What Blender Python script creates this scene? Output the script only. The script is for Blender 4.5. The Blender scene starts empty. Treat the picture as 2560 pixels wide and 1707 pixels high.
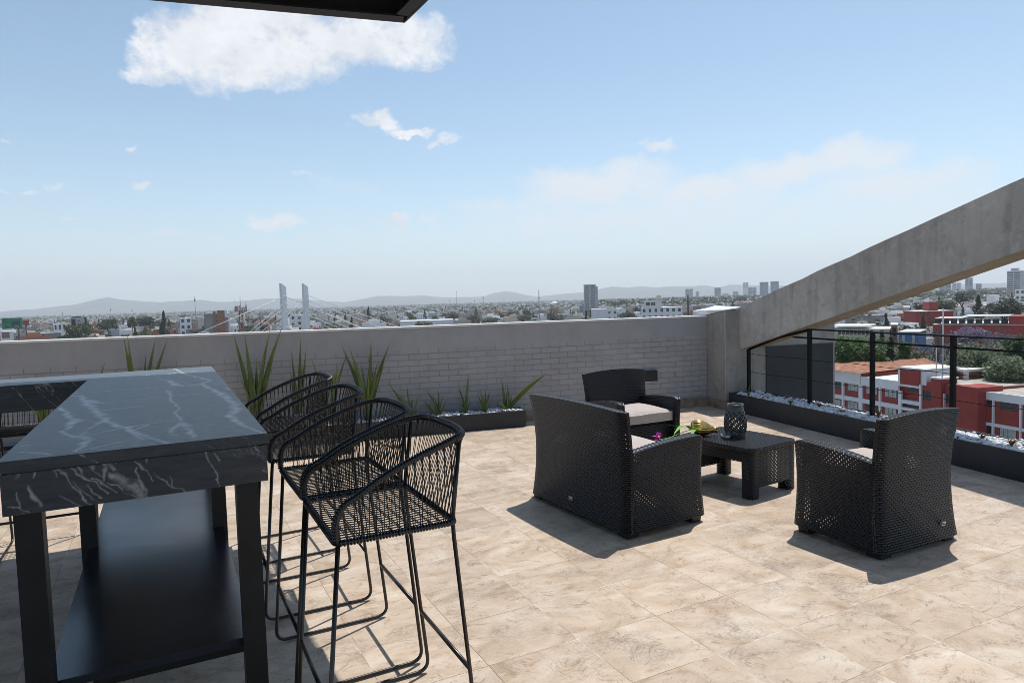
import bpy, math, random
import numpy as np
from mathutils import Vector, Matrix, noise as mnoise
R = math.radians
PI = math.pi
random.seed(7)
sc = bpy.context.scene
col = sc.collection

# ---------------------------------------------------------------- camera
FPX, CX, CY = 1698.67, 1280.0, 853.5           # the photograph's own 2560 x 1707 frame
YAW, PITCH, ROLL, TB, H = R(16.74), R(3.49), R(1.71), R(10.21), 1.55
_f = Vector((math.sin(YAW)*math.cos(PITCH), math.cos(YAW)*math.cos(PITCH), -math.sin(PITCH)))
_r = Vector((math.cos(YAW), -math.sin(YAW), 0))
_u = _r.cross(_f)
RT = math.cos(ROLL)*_r - math.sin(ROLL)*_u
UP = math.sin(ROLL)*_r + math.cos(ROLL)*_u
FW = _f
EYE = Vector((0, 0, H))
cam = bpy.data.cameras.new('camera'); camo = bpy.data.objects.new('camera', cam); col.objects.link(camo)
cam.sensor_width = 36; cam.lens = 36*FPX/2560; cam.clip_start = .05; cam.clip_end = 60000
m = Matrix((RT, UP, -FW)).transposed().to_4x4(); m.translation = EYE
camo.matrix_world = m
sc.camera = camo

def ray(px, py): return (RT*((px-CX)/FPX) - UP*((py-CY)/FPX) + FW)
def onz(px, py, z):
    d = ray(px, py); return EYE + d*((z-H)/d.z)
def onY(px, py, Y):
    d = ray(px, py); return EYE + d*(Y/d.y)
def onX(px, py, X):
    d = ray(px, py); return EYE + d*(X/d.x)
def far(px, py, D):
    d = ray(px, py); return EYE + d*(D/math.hypot(d.x, d.y))
def TW(u, v, z=0): return Vector((u*math.cos(TB)-v*math.sin(TB), u*math.sin(TB)+v*math.cos(TB), z))
GZ = -22.0                                      # street level, seven storeys below the terrace

# ---------------------------------------------------------------- objects
def tag(o, label=None, cat=None, group=None, kind=None):
    if label: o['label'] = label
    if cat: o['category'] = cat
    if group: o['group'] = group
    if kind: o['kind'] = kind
    return o
def thing(name, label, cat, loc=(0,0,0), rz=0, group=None):
    o = bpy.data.objects.new(name, None); col.objects.link(o)
    o.empty_display_size = .1
    o.location = loc; o.rotation_euler = (0, 0, rz)
    return tag(o, label, cat, group)
KIDS = {}
def link(o, parent):
    col.objects.link(o)
    if parent is not None:
        o.parent = parent; KIDS.setdefault(parent.name, []).append(o)
def copy_tree(o, parent=None):
    c = o.copy(); link(c, parent)
    for ch in KIDS.get(o.name, []): copy_tree(ch, c)
    return c

class MB:
    def __init__(s): s.v=[]; s.f=[]; s.uv=[]; s.mi=[]; s.sm=[]
    def face(s, idx, uv=None, mi=0, sm=False):
        s.f.append(tuple(idx)); s.uv.append(uv or [(0,0)]*len(idx)); s.mi.append(mi); s.sm.append(sm)
    def vert(s, p): s.v.append(tuple(p)); return len(s.v)-1
    def quad(s, a, b, c, d, mi=0, uv=None):
        i=[s.vert(p) for p in (a,b,c,d)]
        if uv is None:
            a,b,d=Vector(a),Vector(b),Vector(d); w=(b-a).length; h=(d-a).length
            uv=[(0,0),(w,0),(w,h),(0,h)]
        s.face(i, uv, mi)
    def hexa(s, P, mi=0):                       # 8 points: bottom ring 0-3 counter-clockwise, top ring 4-7
        b=len(s.v); s.v += [tuple(p) for p in P]
        for q in ((3,2,1,0),(4,5,6,7),(0,1,5,4),(1,2,6,5),(2,3,7,6),(3,0,4,7)):
            pp=[Vector(P[k]) for k in q]; w=(pp[1]-pp[0]).length; h=(pp[3]-pp[0]).length
            s.face([b+k for k in q], [(0,0),(w,0),(w,h),(0,h)], mi)
    def box(s, x0,x1,y0,y1,z0,z1, mi=0):
        s.hexa([(x0,y0,z0),(x1,y0,z0),(x1,y1,z0),(x0,y1,z0),(x0,y0,z1),(x1,y0,z1),(x1,y1,z1),(x0,y1,z1)], mi)
    def obox(s, o, ax, ay, l, d, z0, z1, mi=0): # oriented box: corner o, axes ax, ay (2-D), size l x d
        o=Vector((o[0],o[1])); ax=Vector((ax[0],ax[1])); ay=Vector((ay[0],ay[1]))
        q=[o, o+ax*l, o+ax*l+ay*d, o+ay*d]
        if ax.x*ay.y-ax.y*ay.x < 0: q=[q[0],q[3],q[2],q[1]]
        s.hexa([(p.x,p.y,z0) for p in q]+[(p.x,p.y,z1) for p in q], mi)
    def grid(s, P, uvs, mi=0, sm=True, closeu=False, flip=False):
        nu=len(P); nv=len(P[0]); b=len(s.v)
        for r_ in P: s.v += [tuple(p) for p in r_]
        for i in range(nu if closeu else nu-1):
            for j in range(nv-1):
                i2=(i+1)%nu
                q=[(i,j),(i2,j),(i2,j+1),(i,j+1)]
                if flip: q=q[::-1]
                uu=[uvs(i+1 if (closeu and k[0]==0 and i==nu-1) else k[0],k[1]) for k in q]
                s.face([b+k[0]*nv+k[1] for k in q], uu, mi, sm)
    def tube(s, pts, r, n=6, mi=0, cap=True, closed=False):
        pts=[Vector(p) for p in pts]; N=len(pts); b=len(s.v)
        rr = r if callable(r) else (lambda k: r)
        t0=(pts[1]-pts[0]).normalized()
        a=Vector((0,0,1)) if abs(t0.z)<.9 else Vector((1,0,0))
        x=t0.cross(a).normalized(); L=0; Ls=[]
        for k in range(N):
            if closed: t=(pts[(k+1)%N]-pts[k-1]).normalized()
            elif k==0: t=t0
            elif k==N-1: t=(pts[k]-pts[k-1]).normalized()
            else:
                t=(pts[k+1]-pts[k-1])
                t=t.normalized() if t.length>1e-9 else t0
            x=(x-t*x.dot(t)); x=x.normalized() if x.length>1e-9 else t.orthogonal().normalized()
            y=t.cross(x)
            if k: L+=(pts[k]-pts[k-1]).length
            Ls.append(L); rk=rr(k)
            for j in range(n):
                an=2*PI*j/n; s.v.append(tuple(pts[k]+x*(math.cos(an)*rk)+y*(math.sin(an)*rk)))
        for k in range(N if closed else N-1):
            k2=(k+1)%N
            for j in range(n):
                j2=(j+1)%n
                s.face((b+k*n+j,b+k*n+j2,b+k2*n+j2,b+k2*n+j), [(j/n,Ls[k]),((j+1)/n,Ls[k]),((j+1)/n,Ls[k2]),(j/n,Ls[k2])], mi, True)
        if cap and not closed:
            s.face([b+j for j in range(n)][::-1],None,mi); s.face([b+(N-1)*n+j for j in range(n)],None,mi)
    def lathe(s, prof, n=32, mi=0, c=(0,0,0), rib=None):
        P=[]
        for i in range(n):
            an=2*PI*i/n; row=[]
            for r_,z in prof:
                k=r_*(rib(an,z) if rib else 1); row.append((c[0]+k*math.cos(an),c[1]+k*math.sin(an),c[2]+z))
            P.append(row)
        s.grid(P, lambda i,j:(i/n, prof[j][1]), mi, True, True)
    def blob(s, c, r, mi=0, sub=1, rng=random, jit=.25, sq=(1,1,1)):
        vs,fs=ICO[sub]; b=len(s.v)
        rot=Matrix.Rotation(rng.uniform(0,6.28),3,Vector((rng.uniform(-1,1),rng.uniform(-1,1),rng.uniform(-1,1))).normalized())
        for p in vs:
            q=rot@(p*(r*(1+rng.uniform(-jit,jit)))); s.v.append((c[0]+q.x*sq[0],c[1]+q.y*sq[1],c[2]+q.z*sq[2]))
        for f in fs: s.face([b+k for k in f],None,mi,False)
    def mesh(s, name, mats):
        me=bpy.data.meshes.new(name); me.from_pydata(s.v,[],s.f)
        uvl=me.uv_layers.new(name='UVMap')
        flat=np.array([c for f in s.uv for p in f for c in p],dtype=np.float32)
        uvl.data.foreach_set('uv',flat)
        for m_ in (mats if isinstance(mats,(list,tuple)) else [mats]): me.materials.append(m_)
        me.polygons.foreach_set('material_index',s.mi); me.polygons.foreach_set('use_smooth',s.sm)
        me.update(); return me
    def build(s, name, mats, parent=None, local=False):
        """links the shape as one mesh object; local: the points are already in the parent's own frame, else they are world points"""
        if not local:
            if parent is not None:
                o_=Vector(parent.location); p_=parent.parent
                while p_ is not None: o_=o_+Vector(p_.location); p_=p_.parent
            else:
                a=np.array(s.v); lo=a.min(0); hi=a.max(0); o_=Vector(((lo[0]+hi[0])/2,(lo[1]+hi[1])/2,lo[2]))
            s.v=[(p[0]-o_.x,p[1]-o_.y,p[2]-o_.z) for p in s.v]
        o=bpy.data.objects.new(name,s.mesh(name,mats)); link(o,parent)
        if parent is None and not local: o.location=o_
        return o
def _ico(sub):
    import bmesh
    bm=bmesh.new(); bmesh.ops.create_icosphere(bm,subdivisions=sub,radius=1)
    vs=[v.co.copy() for v in bm.verts]; fs=[[v.index for v in f.verts] for f in bm.faces]; bm.free(); return vs,fs
ICO={1:_ico(1),2:_ico(2),3:_ico(3)}

def smooth(pts, n=6, closed=False):             # Catmull-Rom through points
    pts=[Vector(p) for p in pts]; out=[]; N=len(pts)
    for i in range(N-1):
        p0=pts[max(i-1,0)]; p1=pts[i]; p2=pts[i+1]; p3=pts[min(i+2,N-1)]
        for k in range(n):
            t=k/n; out.append(.5*((2*p1)+(p2-p0)*t+(2*p0-5*p1+4*p2-p3)*t*t+(3*p1-p0-3*p2+p3)*t**3))
    out.append(pts[-1]); return out
def bend(pts, r, n=6):                          # polyline with rounded corners
    pts=[Vector(p) for p in pts]; out=[pts[0]]
    for i in range(1,len(pts)-1):
        a=(pts[i-1]-pts[i]); b=(pts[i+1]-pts[i]); d=min(r,a.length*.45,b.length*.45)
        A=pts[i]+a.normalized()*d; B=pts[i]+b.normalized()*d
        for k in range(n+1):
            t=k/n; out.append((1-t)**2*A+2*t*(1-t)*pts[i]+t*t*B)
    out.append(pts[-1]); return out

# ---------------------------------------------------------------- materials
class NT:
    def __init__(s, name):
        s.m=bpy.data.materials.new(name); s.m.use_nodes=True; s.t=s.m.node_tree; s.n=s.t.nodes; s.l=s.t.links
        s.b=s.n['Principled BSDF']; s.out=s.n['Material Output']
    def new(s, ty, **k):
        x=s.n.new(ty)
        for a,v in k.items(): setattr(x,a,v)
        return x
    def put(s, sock, v):
        if v is None: return
        if hasattr(v,'is_output') or isinstance(v,bpy.types.NodeSocket): s.l.new(v,sock)
        else: sock.default_value=v
    def math(s, op, a, b=None, c=None, clamp=False):
        x=s.new('ShaderNodeMath',operation=op,use_clamp=clamp)
        s.put(x.inputs[0],a); s.put(x.inputs[1],b); s.put(x.inputs[2],c); return x.outputs[0]
    def noise(s, vec, scale, detail=4, rough=.55, dist=0, dim='3D'):
        x=s.new('ShaderNodeTexNoise',noise_dimensions=dim); s.put(x.inputs['Vector'],vec)
        x.inputs['Scale'].default_value=scale; x.inputs['Detail'].default_value=detail
        x.inputs['Roughness'].default_value=rough; x.inputs['Distortion'].default_value=dist; return x.outputs['Fac']
    def ramp(s, fac, stops, interp='LINEAR'):
        x=s.new('ShaderNodeValToRGB'); x.color_ramp.interpolation=interp; e=x.color_ramp.elements
        while len(e)<len(stops): e.new(.5)
        for i,(p,c) in enumerate(stops): e[i].position=p; e[i].color=(*c,1) if len(c)==3 else c
        s.l.new(fac,x.inputs[0]); return x.outputs[0]
    def mix(s, f, a, b, mode='MIX'):
        x=s.new('ShaderNodeMix',data_type='RGBA',blend_type=mode)
        s.put(x.inputs['Factor'],f)
        for k,v in ((6,a),(7,b)):
            s.put(x.inputs[k], (*v,1) if isinstance(v,tuple) and len(v)==3 else v)
        return x.outputs[2]
    def fit(s, v, a, b, c=0, d=1):
        x=s.new('ShaderNodeMapRange'); s.put(x.inputs[0],v)
        for k,q in enumerate((a,b,c,d)): x.inputs[k+1].default_value=q
        return x.outputs[0]
    def co(s, kind='Object'):
        x=s.new('ShaderNodeTexCoord'); return x.outputs[kind]
    def sep(s, v):
        x=s.new('ShaderNodeSeparateXYZ'); s.l.new(v,x.inputs[0]); return x.outputs
    def comb(s, a, b, c=0.0):
        x=s.new('ShaderNodeCombineXYZ'); s.put(x.inputs[0],a); s.put(x.inputs[1],b); s.put(x.inputs[2],c); return x.outputs[0]
    def vm(s, op, a, b):
        x=s.new('ShaderNodeVectorMath',operation=op); s.put(x.inputs[0],a); s.put(x.inputs[1],b); return x.outputs[0]
    def bump(s, h, strength=.4, dist=.01):
        x=s.new('ShaderNodeBump'); x.inputs['Strength'].default_value=strength; x.inputs['Distance'].default_value=dist
        s.l.new(h,x.inputs['Height']); s.l.new(x.outputs[0],s.b.inputs['Normal'])
    def set(s, color=None, rough=None, metal=None, spec=None, alpha=None):
        for k,v in (('Base Color',color),('Roughness',rough),('Metallic',metal),('Specular IOR Level',spec),('Alpha',alpha)):
            if v is None: continue
            if k=='Base Color' and isinstance(v,tuple) and len(v)==3: v=(*v,1)
            s.put(s.b.inputs[k],v)
        return s.m
def plain(name, c, rough=.6, var=.12, scale=6, metal=0, spec=.5, bump=0, bscale=60):
    """a paint or stuff with a little uneven tone and grain"""
    t=NT(name); o=t.co()
    n=t.noise(o,scale,5,.6)
    d=tuple(x*(1-var*1.6) for x in c); l=tuple(min(1,x*(1+var)) for x in c)
    t.set(t.ramp(n,[(.3,d),(.7,l)]), rough, metal, spec)
    if bump: t.bump(t.noise(o,bscale,3),bump,.004)
    return t.m
def randcol(name, cols, rough=.8):
    """one of several real paint colours, drawn per object"""
    t=NT(name); oi=t.new('ShaderNodeObjectInfo')
    st=[(i/len(cols),c) for i,c in enumerate(cols)]
    t.set(t.ramp(oi.outputs['Random'],st,'CONSTANT'),rough); return t.m

M={}
def floor_mat():
    t=NT('travertine_tile'); x,y,z=t.sep(t.co())
    c,s_=math.cos(TB),math.sin(TB)
    u=t.math('ADD',t.math('MULTIPLY',x,c),t.math('MULTIPLY',y,s_)); v=t.math('SUBTRACT',t.math('MULTIPLY',y,c),t.math('MULTIPLY',x,s_))
    TU,TV=.449,.409
    uu=t.math('DIVIDE',t.math('SUBTRACT',u,2.045),TU); vv=t.math('DIVIDE',t.math('SUBTRACT',v,2.565),TV)
    cu=t.math('FLOOR',uu); cv=t.math('FLOOR',vv)
    fu=t.math('FRACT',uu); fv=t.math('FRACT',vv)
    eu=t.math('MULTIPLY',t.math('MINIMUM',fu,t.math('SUBTRACT',1,fu)),TU); ev=t.math('MULTIPLY',t.math('MINIMUM',fv,t.math('SUBTRACT',1,fv)),TV)
    e=t.math('MINIMUM',eu,ev)
    wn=t.new('ShaderNodeTexWhiteNoise',noise_dimensions='2D'); t.l.new(t.comb(cu,cv),wn.inputs['Vector'])
    off=t.new('ShaderNodeVectorMath',operation='SCALE'); t.l.new(wn.outputs['Color'],off.inputs[0]); off.inputs['Scale'].default_value=40
    flip=t.math('SUBTRACT',t.math('MULTIPLY',t.math('GREATER_THAN',wn.outputs['Value'],.5),2),1)
    pu=t.math('MULTIPLY',u,flip)
    p=t.vm('ADD',t.comb(pu,t.math('MULTIPLY',v,1.4)),off.outputs[0])
    n1=t.noise(p,2.6,9,.62,1.2); n2=t.noise(p,7,8,.7,.6); n3=t.noise(p,3.2,6,.6,2.2); n4=t.noise(p,70,4,.7)
    base=t.ramp(n1,[(.26,(.36,.255,.175)),(.42,(.53,.413,.305)),(.55,(.61,.497,.388)),(.72,(.685,.60,.50))])
    base=t.mix(t.fit(n2,.52,.76,0,.55),base,(.34,.225,.15))
    vein=t.fit(t.math('ABSOLUTE',t.math('SUBTRACT',n3,.5)),0,.022,1,0)
    vein=t.math('MULTIPLY',vein,t.fit(n2,.42,.60,0,.9))
    base=t.mix(vein,base,(.27,.195,.14))
    grey=t.fit(t.noise(p,2.1,6,.6,.8),.50,.68,0,.75); base=t.mix(t.math('MULTIPLY',grey,t.fit(n4,.35,.6)),base,(.27,.215,.175))
    base=t.mix(t.fit(n4,.55,.8,0,.35),base,(.25,.19,.145))
    tone=t.fit(wn.outputs['Value'],0,1,.93,1.06); base=t.mix(1.0,base,t.comb(tone,tone,tone),'MULTIPLY')
    big=t.noise(t.co(),.8,3); bt=t.fit(big,.3,.7,.93,1.04); base=t.mix(1.0,base,t.comb(bt,bt,bt),'MULTIPLY')
    dirt=t.fit(t.noise(t.co(),190,2,.5),.735,.75,0,.55)
    base=t.mix(dirt,base,(.1,.085,.075))
    jn=t.noise(t.co(),2.3,3); joint=t.math('LESS_THAN',e,.0016)
    jc=t.ramp(jn,[(.35,(.20,.135,.085)),(.52,(.36,.26,.17)),(.6,(.78,.73,.66)),(.7,(.3,.21,.14))])
    base=t.mix(joint,base,jc)
    t.set(base,t.fit(n4,.3,.7,.42,.62),0,.35)
    hh=t.math('ADD',t.math('MULTIPLY',n2,.25),t.fit(e,0,.004,0,1)); hh=t.math('ADD',hh,t.math('MULTIPLY',n4,.25))
    t.bump(hh,.22,.004); return t.m
M['floor']=floor_mat()

def brick_wall_mat():
    t=NT('grey_painted_brick'); x,y,z=t.sep(t.co('Object'))
    CH,BW=.0715,.243
    ztop=.985
    rr=t.math('DIVIDE',z,CH); row=t.math('FLOOR',rr)
    sh=t.math('MULTIPLY',t.math('FLOORED_MODULO',row,2),.5)
    w=t.math('MULTIPLY',t.math('SUBTRACT',t.noise(t.comb(row,t.math('MULTIPLY',x,.7)),3.1,1),.5),.16)
    bb=t.math('ADD',t.math('DIVIDE',x,BW),t.math('ADD',sh,w))
    fb=t.math('FRACT',bb); fr=t.math('FRACT',t.math('ADD',rr,t.math('MULTIPLY',t.math('SUBTRACT',t.noise(t.co(),2.2,2),.5),.16)))
    eb=t.math('MULTIPLY',t.math('MINIMUM',fb,t.math('SUBTRACT',1,fb)),BW); er=t.math('MULTIPLY',t.math('MINIMUM',fr,t.math('SUBTRACT',1,fr)),CH)
    e=t.math('MINIMUM',eb,er)
    jm=t.math('SUBTRACT',1,t.fit(e,.002,.0065))
    jm=t.math('MULTIPLY',jm,t.math('LESS_THAN',z,ztop))
    filled=t.fit(t.noise(t.co(),1.3,3),.35,.62,.65,1); jm=t.math('MULTIPLY',jm,filled)
    n=t.noise(t.co(),3.5,6,.6); n5=t.noise(t.co(),90,3,.6)
    c=t.ramp(n,[(.3,(.325,.324,.338)),(.7,(.375,.373,.387))])
    cellr=t.new('ShaderNodeTexWhiteNoise',noise_dimensions='2D'); t.l.new(t.comb(t.math('FLOOR',bb),row),cellr.inputs['Vector'])
    tone=t.fit(cellr.outputs['Value'],0,1,.955,1.04); c=t.mix(t.math('LESS_THAN',z,ztop),c,t.mix(1.0,c,t.comb(tone,tone,tone),'MULTIPLY'))
    c=t.mix(t.math('MULTIPLY',jm,.5),c,(.11,.10,.105))
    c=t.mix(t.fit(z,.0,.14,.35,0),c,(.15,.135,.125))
    stv=t.noise(t.comb(t.math('MULTIPLY',x,7),0.0,t.math('MULTIPLY',z,.7)),1.0,5,.6)
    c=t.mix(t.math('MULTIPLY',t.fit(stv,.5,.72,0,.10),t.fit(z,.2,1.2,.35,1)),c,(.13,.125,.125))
    c=t.mix(t.fit(t.noise(t.co(),55,2,.5),.74,.77,0,.5),c,(.08,.075,.075))
    for (sx,sz,rad) in ((RUST[0][0],RUST[0][1],.035),(RUST[1][0],RUST[1][1],.022)):
        dx=t.math('SUBTRACT',x,sx); dz=t.math('MULTIPLY',t.math('SUBTRACT',z,sz),1.7)
        d=t.math('SQRT',t.math('ADD',t.math('MULTIPLY',dx,dx),t.math('MULTIPLY',dz,dz)))
        d=t.math('ADD',d,t.math('MULTIPLY',t.math('SUBTRACT',t.noise(t.co(),38,4,.7),.5),.09))
        c=t.mix(t.fit(d,rad*.35,rad*.8,.9,0),c,(.42,.17,.08))
    t.set(c,.75,0,.3)
    h=t.math('ADD',t.math('MULTIPLY',jm,-1.0),t.math('MULTIPLY',n5,.18)); h=t.math('ADD',h,t.math('MULTIPLY',cellr.outputs['Value'],.12))
    t.bump(h,.55,.006); return t.m

def concrete(name, a, b, warm=0):
    t=NT(name); o=t.co()
    n1=t.noise(o,1.6,8,.62,.4); n2=t.noise(o,6.5,9,.72,.35); n3=t.noise(o,60,4,.6)
    c=t.ramp(n1,[(.28,a),(.72,b)])
    c=t.mix(t.fit(n2,.50,.74,0,.5),c,tuple(x*q for x,q in zip(a,(.56,.53,.49))))
    c=t.mix(t.fit(t.noise(o,11,5,.6,.8),.56,.68,0,.28),c,tuple(min(1,x*1.3) for x in b))
    x,y,z=t.sep(o)
    st=t.noise(t.comb(t.math('MULTIPLY',x,9),t.math('MULTIPLY',y,9),t.math('MULTIPLY',z,.8)),1.0,4)
    c=t.mix(t.fit(st,.5,.72,0,.38),c,tuple(q*.5 for q in a))
    c=t.mix(t.fit(n3,.62,.75,0,.5),c,tuple(q*.45 for q in a))
    t.set(c,.85,0,.25); t.bump(t.math('ADD',n2,t.math('MULTIPLY',n3,.4)),.35,.01); return t.m
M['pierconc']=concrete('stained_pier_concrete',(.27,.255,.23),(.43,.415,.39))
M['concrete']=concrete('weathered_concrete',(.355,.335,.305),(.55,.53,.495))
M['soffit']=concrete('warm_bounce_concrete',(.30,.235,.165),(.42,.34,.25))  # brown of the floor's bounced light is put into the soffit colour
M['cap']=plain('white_cap_paint',(.72,.72,.72),.7,.08,4)
M['coping']=plain('white_coping',(.75,.74,.73),.7,.1,8)
M['skirting']=plain('brown_stone_skirting',(.30,.235,.17),.6,.3,9)
M['planter']=plain('anthracite_planter',(.030,.034,.042),.5,.12,7,spec=.4,bump=.15)
M['slate']=plain('dark_cladding',(.027,.031,.036),.55,.15,3)
M['soil']=plain('soil',(.05,.035,.025),.95,.4,20)
M['pebble']=plain('white_pebble',(.74,.74,.75),.5,.14,25)
M['steel']=plain('dark_steel',(.012,.0105,.0105),.42,.25,9,spec=.45,bump=.1)
M['canopy']=plain('canopy_steel',(.017,.016,.017),.55,.2,6)
M['rail']=plain('railing_steel',(.006,.006,.007),.5,.2,9,spec=.2)
M['frame']=plain('stool_tube',(.020,.0155,.0125),.3,.2,14,spec=.6)
M['cord']=plain('black_cord',(.008,.008,.009),.3,.2,30,spec=.6)
M['foot']=plain('plastic_foot',(.016,.016,.018),.45,.15,9)
M['cushion']=plain('taupe_fabric',(.50,.435,.40),.9,.06,14,bump=.25,bscale=400)
M['seam']=plain('light_piping',(.66,.60,.57),.8,.05,14)
M['lantern']=plain('grey_ceramic',(.075,.082,.088),.33,.15,9)
M['tagm']=plain('label_metal',(.55,.55,.55),.35,.08,30,metal=.6)
M['tagk']=plain('label_mark',(.04,.04,.04),.6)
M['gold']=plain('gold_glaze',(.80,.52,.16),.16,.08,9,metal=1)
M['leafbright']=plain('bright_leaf',(.16,.42,.03),.4,.15,9)
M['petal']=plain('magenta_petal',(.62,.03,.38),.55,.1,9)
M['petalw']=plain('white_petal',(.8,.75,.8),.55,.05,9)
M['black']=plain('black_fixture',(.013,.014,.017),.5,.1,9)

def wicker_mat():
    t=NT('dark_wicker'); u,v,_=t.sep(t.co('UV'))
    W_,H_=.034,.0150
    rr=t.math('DIVIDE',v,H_); row=t.math('FLOOR',rr); fr=t.math('FRACT',rr)
    k=t.math('ADD',t.math('DIVIDE',u,W_),t.math('MULTIPLY',t.math('FLOORED_MODULO',row,2),.5)); fk=t.math('FRACT',k)
    su=t.math('SINE',t.math('MULTIPLY',fk,PI)); sv=t.math('SINE',t.math('MULTIPLY',fr,PI))
    hgt=t.math('MULTIPLY',t.math('MULTIPLY_ADD',t.math('POWER',su,.5),.55,.45),t.math('POWER',sv,.8))
    wn=t.new('ShaderNodeTexWhiteNoise',noise_dimensions='2D'); t.l.new(t.comb(t.math('FLOOR',k),row),wn.inputs['Vector'])
    c=t.ramp(hgt,[(0,(.001,.001,.0015)),(.45,(.0055,.006,.0085)),(1,(.0145,.0165,.023))])
    c=t.mix(t.math('MULTIPLY',wn.outputs['Value'],.35),c,(.020,.018,.018))
    hole=t.math('MULTIPLY',t.math('LESS_THAN',t.math('MINIMUM',fk,t.math('SUBTRACT',1,fk)),.06),t.math('GREATER_THAN',sv,.55))
    t.set(c,.33,0,.42,t.math('SUBTRACT',1,hole))
    t.bump(hgt,1.0,.006); return t.m
M['wicker']=wicker_mat()

def marble_mat(name, top, att=None):
    t=NT(name); o=t.co()
    x,y,z=t.sep(o)
    a=t.new('ShaderNodeAttribute',attribute_name='vein').outputs['Fac'] if (top or att) else None
    n1=t.noise(o,2.2,6,.6,.6)
    st=t.noise(t.comb(t.math('MULTIPLY',x,1.5),t.math('MULTIPLY',y,16),t.math('MULTIPLY',z,10 if not top else 1)),4,6,.65,.6)
    n3=t.noise(o,30,6,.7); o1=o
    if not top: o=t.comb(t.math('MULTIPLY',t.math('ADD',t.math('ADD',x,y),z),1.5),t.math('MULTIPLY',t.math('SUBTRACT',x,y),.25),t.math('MULTIPLY',t.math('SUBTRACT',z,t.math('ADD',x,y)),.32))
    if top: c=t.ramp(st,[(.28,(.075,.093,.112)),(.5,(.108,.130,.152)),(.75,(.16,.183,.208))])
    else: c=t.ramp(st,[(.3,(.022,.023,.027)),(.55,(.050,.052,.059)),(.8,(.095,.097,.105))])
    c=t.mix(t.fit(n1,.35,.7,0,.5),c,(.092,.108,.122) if top else (.050,.051,.058))
    fine=t.fit(t.math('ABSOLUTE',t.math('SUBTRACT',t.noise(o,3.1 if top else 4.5,7,.62,1.6),.5)),0,.006 if top else .006,1,0)
    fine=t.math('MULTIPLY',fine,t.fit(t.noise(o,2.7,3),.5,.64,0,.6 if top else .75))
    c=t.mix(t.math('MULTIPLY',fine,.6) if top else fine,c,(.27,.30,.33) if top else (.34,.33,.33))
    if top: c=t.mix(a,c,(.70,.72,.74))
    else:
        b2=t.fit(t.math('ABSOLUTE',t.math('SUBTRACT',t.noise(t.vm('ADD',o,(3.3,1.2,.4)),1.1,5,.6,.8),.5)),0,.011,1,0)
        c=t.mix(t.math('MULTIPLY',b2,t.fit(n3,.42,.6)),c,(.45,.44,.44)) if not att else t.mix(a,c,(.62,.60,.60))
    t.set(c,t.fit(n3,.3,.7,.36,.46) if top else .4,0,.32 if top else .5)
    t.bump(t.math('ADD',n3,st),.03 if top else .3,.003); return t.m
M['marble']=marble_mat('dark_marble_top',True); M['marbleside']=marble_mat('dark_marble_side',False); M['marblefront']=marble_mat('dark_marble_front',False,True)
def shelf_mat():
    t=NT('black_shelf_sheet'); o=t.co()
    n=t.noise(o,2.2,5,.6,.5); n2=t.noise(t.vm('MULTIPLY',o,(1,6,1)),9,5,.7)
    scr=t.fit(t.math('ABSOLUTE',t.math('SUBTRACT',t.noise(o,5,5,.6,2.5),.5)),0,.004,1,0)
    scr=t.math('MULTIPLY',scr,t.fit(t.noise(o,6,2),.58,.7))
    c=t.ramp(n,[(.3,(.004,.008,.015)),(.7,(.008,.014,.024))]); c=t.mix(t.math('MULTIPLY',scr,.5),c,(.2,.2,.2))  # blue in the base colour stands in for the sky's reflection
    t.set(c,t.fit(n,.3,.7,.17,.25),0,.8); return t.m
M['shelf']=shelf_mat()
def leafmat(name, c, tip=None, rough=.45, trans=.25):
    t=NT(name); o=t.co(); n=t.noise(o,2.5,4,.6); n2=t.noise(o,40,3,.6)
    k=t.ramp(n,[(.3,tuple(x*.62 for x in c)),(.7,tuple(x*1.35 for x in c))])
    k=t.mix(t.fit(n2,.45,.7,0,.45),k,tuple(x*.55 for x in c))
    if tip is not None:
        u,v,_=t.sep(t.co('UV')); k=t.mix(t.fit(v,.78,1.0,0,.85),k,tip)
    t.set(k,rough,0,.4)
    tr=t.new('ShaderNodeBsdfTranslucent'); t.l.new(k,tr.inputs[0])
    mx=t.new('ShaderNodeMixShader'); mx.inputs[0].default_value=trans
    t.l.new(t.b.outputs[0],mx.inputs[1]); t.l.new(tr.outputs[0],mx.inputs[2]); t.l.new(mx.outputs[0],t.out.inputs[0]); return t.m
M['flax']=leafmat('flax_leaf',(.10,.15,.048),(.32,.22,.09))
M['flaxy']=leafmat('young_flax_leaf',(.20,.26,.03),(.34,.24,.05))
M['dry']=leafmat('dry_leaf',(.19,.09,.035))
M['sedum']=leafmat('succulent_leaf',(.10,.12,.03))
M['ficus']=leafmat('ficus_leaf',(.085,.165,.03)); M['pine']=leafmat('conifer_leaf',(.045,.075,.038))
M['olive']=leafmat('grey_green_leaf',(.175,.22,.115)); M['dkleaf']=leafmat('deep_green_leaf',(.06,.12,.03))
M['jaca']=leafmat('jacaranda_bloom',(.20,.155,.25)); M['citytree']=leafmat('city_tree_leaf',(.040,.060,.030))
M['cityoak']=leafmat('city_tree_leaf_light',(.08,.108,.042))
M['bark']=plain('bark',(.085,.062,.048),.9,.3,5); M['twig']=plain('bare_twig',(.15,.115,.11),.9,.25,5)
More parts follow.
